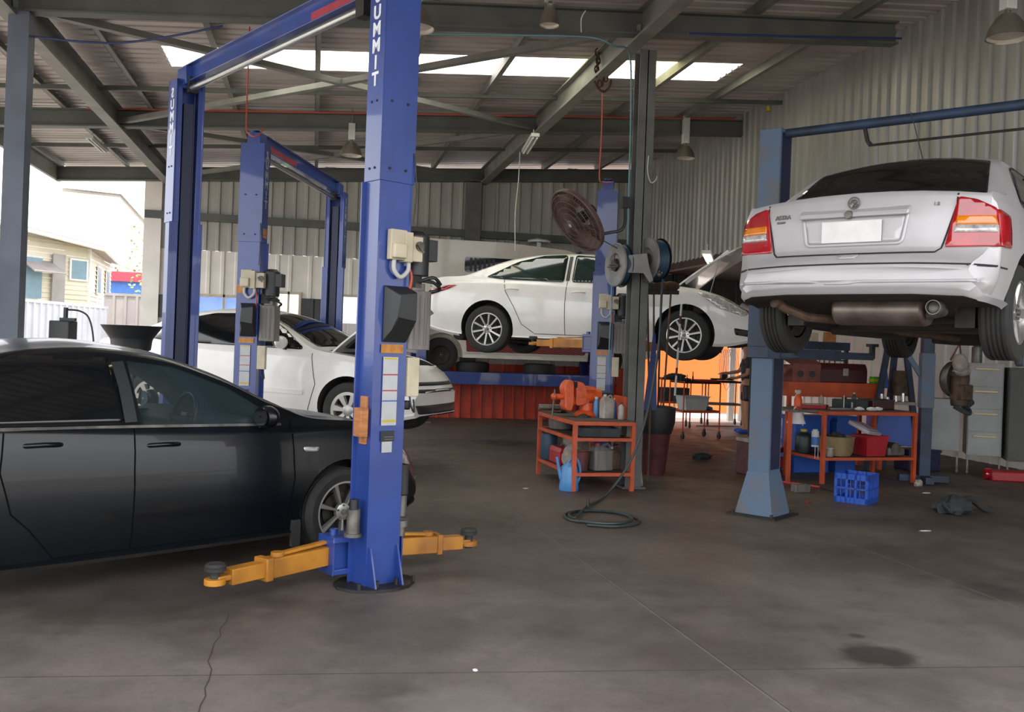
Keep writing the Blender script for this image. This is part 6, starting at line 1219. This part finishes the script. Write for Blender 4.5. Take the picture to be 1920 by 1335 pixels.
for k in range(9):
    p = at(1120+1.5*math.sin(k), 98+k*8, 11.5)-ch.location if k < 6 else at(1118+(k-5)*6, 150+8*math.sin((k-5)*1.2), 11.5)-ch.location
    mb = MB(); q = Matrix.Rotation(k*PI/2, 3, 'Z'); mb.tube([tuple(p+q @ Vector((.025*math.cos(a), 0, .045*math.sin(a)))) for a in [2*PI*j/12 for j in range(12)]], .010, n=6, closed=True); mb.build('link', 'glove_brown', ch)
mb = MB(); c_ = ch.location; mb.tube([tuple(v_-c_) for v_ in spline([at(1114,152,11.5), at(1122,166,11.5), at(1132,172,11.5), at(1142,164,11.5), at(1146,150,11.5)], 5)], .014); mb.build('hook_loop', 'glove_brown', ch)
polyline('air_line', 'blue air line sagging under the front roof beam at left', 'hose', [at(58, 68, 8.9), at(150, 78, 9.1), at(230, 80, 9.3), at(320, 68, 9.4), at(418, 49, 9.5)], .011, 'lift_blue_dark')
polyline('air_line', 'blue air line along the front roof beam at right', 'hose', [at(1290, 63, 9.55), at(1400, 66, 9.9), at(1560, 70, 10.3), at(1690, 72, 10.6)], .012, 'lift_blue_dark')
polyline('power_cable', 'teal cable running along the front beam and down the mid column', 'cable', [at(800, 64, 9.5), at(960, 66, 9.5), at(1105, 70, 9.6), at(1150, 86, 9.7), at(1180, 100, 10.2), at(1183, 200, 10.35), at(1180, 330, 10.35), at(1177, 440, 10.35), at(1175, 520, 10.35)], .010, 'hose_teal')
polyline('power_cable', 'thin white cable on the face of the front roof beam', 'cable', [at(1098, 20, 9.3), at(1090, 35, 9.3), at(1090, 60, 9.4)], .007, 'cable_white')
polyline('power_cable', 'thin pale cable hanging from the fluorescent batten', 'cable', [at(975, 285, 14.6), at(972, 340, 14.6), at(966, 400, 14.6), at(966, 470, 14.6)], .007, 'cable_white')
polyline('wire_hook', 'white wire hook on the right of the mid column', 'hook', [at(1216, 292, 10.45), at(1214, 320, 10.45), at(1220, 342, 10.45), at(1229, 338, 10.45), at(1232, 330, 10.45)], .007, 'cable_white')
polyline('fire_pipe', 'thin red pipe running along the middle roof beam', 'pipe', [Vector((XBL, 14.40, zs(XBL)-.13)), Vector((1, 14.40, zs(1)-.13)), Vector((XR-.2, 14.40, zs(XR)-.13))], .014, 'red_hose', sub=2)
polyline('power_cable', 'black cable from the fan arm to the left hose reel', 'cable', [at(1120, 445, 10.3), at(1140, 456, 10.3), at(1165, 470, 10.3), at(1178, 480, 10.3)], .006, 'cable_black')
def batten(label, p, ln, d, lit=False):
    t = thing('fluorescent_batten', label, 'ceiling light', p, math.atan2(d.y, d.x)); MB().box(-ln/2,ln/2,-.06,.06,0,.05).build('housing', 'cable_white', t); 
    for y in (-.03, .03): MB().cyl((-ln/2+.03,y,-.015),(ln/2-.03,y,-.015), .013, n=8).build('tube', 'tube_light' if lit else 'plate_white', t)
    for x in (-ln*.3, ln*.3): MB().cyl((x,0,.05),(x,0,.16), .006).build('hanger', 'steel', t)
batten('unlit fluorescent batten under the deep beam in the middle bay', at(994, 272, 14.2), 1.2, Vector((.1,1,0)))
batten('unlit fluorescent batten under the roof near the open left side', at(182, 272, 15.0), 1.1, Vector((.0,1,0)))
batten('lit fluorescent batten under the brown annex roof', onZ(1328, 484, 2.92), 1.2, Vector((.5,1,0)), True)
t = thing('horn_speaker', 'small brown horn speaker at the rear right of the roof', 'speaker', at(1374, 246, 16.0), wrz(0)); MB().lathe([(.13,-.12),(.06,0),(.04,.08),(0,.08)], axis='y', n=20).build('horn', 'tub_tan', t); MB().box(-.02,.02,-.02,.02,.02,.25).build('bracket', 'steel', t)
p = onX(1441, 203, XR-.06); t = thing('wall_bracket', 'thin white rod with yellow base high on the right wall', 'bracket', p); MB().cyl((0,0,0),(-.03,.02,.25), .008).build('rod', 'cable_white', t); MB().cyl((0,0,-.04),(0,0,.02), .03).build('base', 'yellow_plastic', t)
# ================================================================ LEFT: OIL DRAINER, GREASE PUMP, OUTSIDE
dp_ = W(-3.18, 7.8); t = thing('oil_drainer', 'black wide-rimmed oil drain dish on a stand behind the black sedan', 'oil drainer', dp_)
MB().lathe([(0,1.38),(.12,1.38),(.155,1.40),(.165,1.48),(.175,1.50),(.235,1.585),(.245,1.60),(.232,1.60),(.16,1.51),(.14,1.42),(0,1.42)], n=36).build('dish', 'black_plastic', t); MB().cyl((0,0,.55),(0,0,1.39), .03).build('pole', 'dull_steel', t); MB().lathe([(0,.08),(.2,.08),(.22,.12),(.22,.5),(.18,.56),(0,.56)], n=28).build('tank', 'black_plastic', t)
for a in (0, 2.1, 4.2): MB().cyl((.17*math.cos(a),.17*math.sin(a)-.012,.04),(.17*math.cos(a),.17*math.sin(a)+.012,.04), .04, n=12).build('castor', 'black_rubber', t)
gp = W(-4.38, 9.1); t = thing('grease_pump', 'tall black grease pump with a curved hose behind the black sedan', 'grease pump', gp, wrz(0)); MB().box(-.10,.10,-.09,.09,.12,1.63).build('cabinet', 'black_plastic', t, bevel=.012); MB().cyl((.02,0,1.63),(.02,0,1.76), .022, n=14).box(-.03,.12,-.02,.02,1.63,1.66).build('pump_head', 'black_plastic', t); MB().tube(spline([(.03,0,1.74),(.16,0,1.73),(.25,0,1.66),(.30,0,1.45),(.31,0,1.1),(.3,0,.6)], 6), .009).build('hose', 'cable_black', t); MB().tube([(-.1,0,1.36),(-.16,0,1.39),(-.14,0,1.41)], .01).build('side_lever', 'black_plastic', t)
for x in (-.09, .09):
    for y in (-.08, .08): MB().cyl((x-.01,y,.05),(x+.01,y,.05), .05, n=12).build('castor', 'black_rubber', t)
# fences
def fence(label, a, b, z0, z1, m, pitch=.3):
    d = (b-a); L_ = d.length; u = d.normalized(); n = Vector((u.y, -u.x, 0)); t = thing('sheet_fence', label, 'fence', a)
    mb = MB(); corr(mb, (0,0,z0), u, (0,0,1), n, L_, z1-z0, pitch, .04); mb.build('fence_sheet', m, t, smooth=20); MB().beam((0,0,z1), tuple(u*L_+Vector((0,0,z1))), .07, .07).build('top_rail', m, t)
    for k in range(int(L_/2.4)+1): MB().box(-.03,.03,-.03,.03,z0,z1+.02).build('fence_post', m, t, loc=tuple(u*min(k*2.4, L_)+n*-.05))
    return t
fence('white ribbed sheet fence running back along the left yard', W(-11.2, 15.0), W(-11.0, 25.3), -.02, 2.17, 'fence_white')
fence('brown grey sheet fence beyond the white fence, near the rear left corner', W(-11.2, 25.6), W(-9.2, 26.0), -.02, 2.55, 'fence_brown')
fence('pale upper fence in front of the cream house', W(-18.5, 27.0), W(-15.4, 34.5), -.02, 2.9, 'fence_white', .25)
# cream house
def house():
    t = thing('house', 'cream weatherboard house beyond the fence on the left', 'house', W(-17.0, 30.0)); o = t.location
    A, B, C = W(-16.2, 28.0)-o, W(-14.6, 32.0)-o, W(-16.0, 37.0)-o
    zb, h0 = 0., 5.0
    def wall(P, Q, ht0, ht1, nm):
        u = (Q-P).normalized(); L_ = (Q-P).length; n = Vector((u.y, -u.x, 0)); mb = MB(); z = 0.; kk = 0; vs = []; fs = []
        H = max(ht0, ht1)
        while z < H:
            z2 = min(z+.16, H); c = lambda zz, tt: min(zz, ht0+(ht1-ht0)*tt)
            i = len(vs); vs += [P+n*.03+Vector((0,0,c(z,0))), Q+n*.03+Vector((0,0,c(z,1))), Q+Vector((0,0,c(z2,1))), P+Vector((0,0,c(z2,0)))]; fs.append((i,i+1,i+2,i+3)); z = z2
        mb.add(vs, fs); mb.build(nm, 'house_cream', t, smooth=0)
    P0 = W(-19.5, 24.5)-o
    wall(P0, A, 4.9, 4.75, 'wall'); wall(A, B, 4.6, 4.4, 'wall'); wall(B, C, 4.4, 4.3, 'wall')
    back = W(-26, 36)-o
    rf = MB(); e = .55
    def up(v, z): return Vector((v.x, v.y, z))
    nrm_ = W(.9, -.35)
    rf.add([up(P0+nrm_*.6, 4.95), up(A+nrm_*.6, 4.80), up(B+nrm_*.7, 4.40), up(C+nrm_*.5, 4.25), up(C+W(-6,1), 6.0), up(P0+W(-5,4), 6.6)], [(0,1,2,3,4,5)]); rf.build('roof', 'house_roof', t, smooth=0, solid=.12)
    MB().tube([tuple(up(P0+nrm_*.62, 4.85)), tuple(up(A+nrm_*.62, 4.70)), tuple(up(B+nrm_*.72, 4.30)), tuple(up(C+nrm_*.52, 4.15))], .07).build('gutter', 'house_trim', t)
    def onwall(P, Q, f, z, w, h, m, nm, off=.06):
        u = (Q-P).normalized(); n = Vector((u.y, -u.x, 0)); c = P+(Q-P)*f+n*off; mb = MB(); mb.add([c-u*w/2+Vector((0,0,z)), c+u*w/2+Vector((0,0,z)), c+u*w/2+Vector((0,0,z+h)), c-u*w/2+Vector((0,0,z+h))], [(0,1,2,3)]); return mb.build(nm, m, t, smooth=0, solid=.04), c, u, n
    for P, Q, f, z, w, h in ((A, B, .887, 3.25, .62, .62), (B, C, .35, 2.9, .6, .9), (B, C, .75, 2.9, .6, .9), (A, B, .44, 2.5, .8, 1.3)):
        fr_, c, u, n = onwall(P, Q, f, z-.06, w+.14, h+.12, 'house_trim', 'window_frame', .05); onwall(P, Q, f, z, w, h, 'house_glass', 'window_glass', .10)[0]
    onwall(A, B, .687, 2.0, .5, 2.0, 'fence_brown', 'lattice_screen', .1)
    c = A+(B-A)*.5; u = (B-A).normalized(); n = Vector((u.y,-u.x,0)); mb = MB(); mb.add([c-u*.6+Vector((0,0,3.75)), c+u*.6+Vector((0,0,3.75)), c+u*.6+n*.7+Vector((0,0,3.35)), c-u*.6+n*.7+Vector((0,0,3.35))], [(0,1,2,3)]); mb.build('awning', 'fence_brown', t, smooth=0, solid=.04)
    MB().beam(tuple(B+Vector((0,0,0))), tuple(B+Vector((0,0,4.4))), .12, .12).build('corner_trim', 'house_trim', t)
house()
t = thing('shop_building', 'distant blue building with red fascia beyond the brown fence', 'building', W(-19.2, 44)); MB().box(0,6,0,4,0,3.9).build('wall', 'shop_blue', t); MB().box(-.1,6.1,-.3,4,3.9,4.35).build('fascia', 'shop_red', t)
def foliage(name, label, cat, c, r, n, m, leaf=.12, trunk=None, seed=0, sparse=False):
    rnd = random.Random(seed); t = thing(name, label, cat, c); mb = MB()
    blobs = [(Vector((rnd.uniform(-1,1)*r[0]*.6, rnd.uniform(-1,1)*r[1]*.6, rnd.uniform(.25,.8)*r[2]*2)), rnd.uniform(.3,.55)) for _ in range(9)]
    for k in range(n):
        b, s = blobs[k % 9]; d = Vector((rnd.gauss(0,1), rnd.gauss(0,1), rnd.gauss(0,1))).normalized()*rnd.uniform(.6,1.05)*s; p = b+Vector((d.x*r[0], d.y*r[1], d.z*r[2])); p.z = max(p.z, .02)
        a = Vector((rnd.gauss(0,1), rnd.gauss(0,1), rnd.gauss(0,.6))).normalized()*leaf; q = a.orthogonal().normalized()*leaf*.4; mb.add([p-a*.5, p+q, p+a*.6, p-q], [(0,1,2,3)])
    mb.build('foliage', m, t, smooth=0)
    if trunk:
        tk = MB(); tk.tube([(0,0,0),(.05,0,r[2]*.6),(0,.05,r[2]*1.2)], [trunk,trunk*.8,trunk*.4])
        for b, s in blobs: tk.tube([(0.03,0,r[2]*.5), tuple(b*.6+Vector((0,0,r[2]*.3))), tuple(b)], [trunk*.4,trunk*.25,trunk*.1], n=5)
        tk.build('branches', 'bark', t)
foliage('tree', 'sparse pale green tree beside the rear left corner of the shed', 'tree', W(-12.1, 31.5), (1.3, 1.0, 2.7), 420, 'leaf_mid', .13, .10, 3)
foliage('tree', 'hazy tree rising over the brown fence toward the house', 'tree', W(-19.6, 46.0), (1.5, 1.2, 2.6), 300, 'leaf_mid', .2, .10, 5)
for i, (a, d, r, lab) in enumerate(((-13.4, 27.0, (1.0,.7,1.15), 'bright green bush behind the white fence, left one'), (-12.3, 27.6, (.9,.7,1.2), 'bright green bush behind the white fence, right one'), (-11.4, 29.5, (1.6,.8,1.5), 'bright green shrub rising behind the brown fence'))):
    foliage('bush', lab, 'bush', W(a, d, -.25), r, 900, 'leaf_bright', .14, None, 10+i)
foliage('bush', 'green bush seen through the rear windows', 'bush', Vector((-1.2, 23.5, -.12)), (1.3,.8,1.1), 700, 'leaf_bright', .14, None, 21)
t = thing('shed_building', 'pale corrugated building seen through the rear windows', 'building', Vector((.5, 27, 0))); mb = MB(); corr(mb, (-3.1,0,0), (1,0,0), (0,0,1), (0,-1,0), 9, 2.0, .3, .04); mb.build('wall', 'fence_brown', t, smooth=20); MB().box(-3.2,6.2,-.5,3,2.0,2.2).build('roof', 'fence_white', t)
# crack in the slab
pts = [onZ(x, y, .0015) for x, y in ((430,1150),(424,1166),(412,1180),(414,1192),(402,1205),(396,1225),(390,1240),(397,1255),(392,1275),(384,1290),(386,1305),(376,1322),(372,1340))]
mb = MB(); vs = []
for i, p in enumerate(pts): vs += [p+Vector((-.003,0,0)), p+Vector((.002,0,0))]
mb.add(vs, [(2*i,2*i+1,2*i+3,2*i+2) for i in range(len(pts)-1)]); trim(mb, 'crack_brown', 'thin crack in the concrete floor')
# ================================================================ LIGHT
wo = bpy.data.worlds.new('sky'); bpy.context.scene.world = wo; wo.use_nodes = True; nt = wo.node_tree; bg = nt.nodes['Background']
tc = nt.nodes.new('ShaderNodeTexCoord'); sx = nt.nodes.new('ShaderNodeSeparateXYZ'); cr = nt.nodes.new('ShaderNodeValToRGB'); e = cr.color_ramp.elements
e[0].position = .45; e[0].color = (.45, .43, .40, 1); e[1].position = .56; e[1].color = (.93, .96, 1, 1)
mp = nt.nodes.new('ShaderNodeMath'); mp.operation = 'MULTIPLY_ADD'; mp.inputs[1].default_value = .5; mp.inputs[2].default_value = .5
nt.links.new(tc.outputs['Generated'], sx.inputs[0]); nt.links.new(sx.outputs['Z'], mp.inputs[0]); nt.links.new(mp.outputs[0], cr.inputs['Fac']); nt.links.new(cr.outputs['Color'], bg.inputs['Color'])
bg.inputs['Strength'].default_value = 2.6
sun = bpy.data.lights.new('sun', 'SUN'); sun.energy = 5.; sun.angle = math.radians(1.5); sun.color = (1, .96, .9); so = bpy.data.objects.new('sun', sun); COL.objects.link(so)
so.rotation_euler = Vector((.25, .45, -1.25)).to_track_quat('-Z', 'Y').to_euler()
sc = bpy.context.scene; sc.view_settings.view_transform = 'Standard'; sc.view_settings.look = 'None'; sc.view_settings.exposure = .55; sc.view_settings.gamma = 1.12
sc.cycles.max_bounces = 7; sc.cycles.diffuse_bounces = 4; sc.cycles.glossy_bounces = 3; sc.cycles.transparent_max_bounces = 8; sc.cycles.caustics_reflective = False; sc.cycles.caustics_refractive = False
sc.cycles.use_denoising = True; sc.cycles.sample_clamp_indirect = 4.
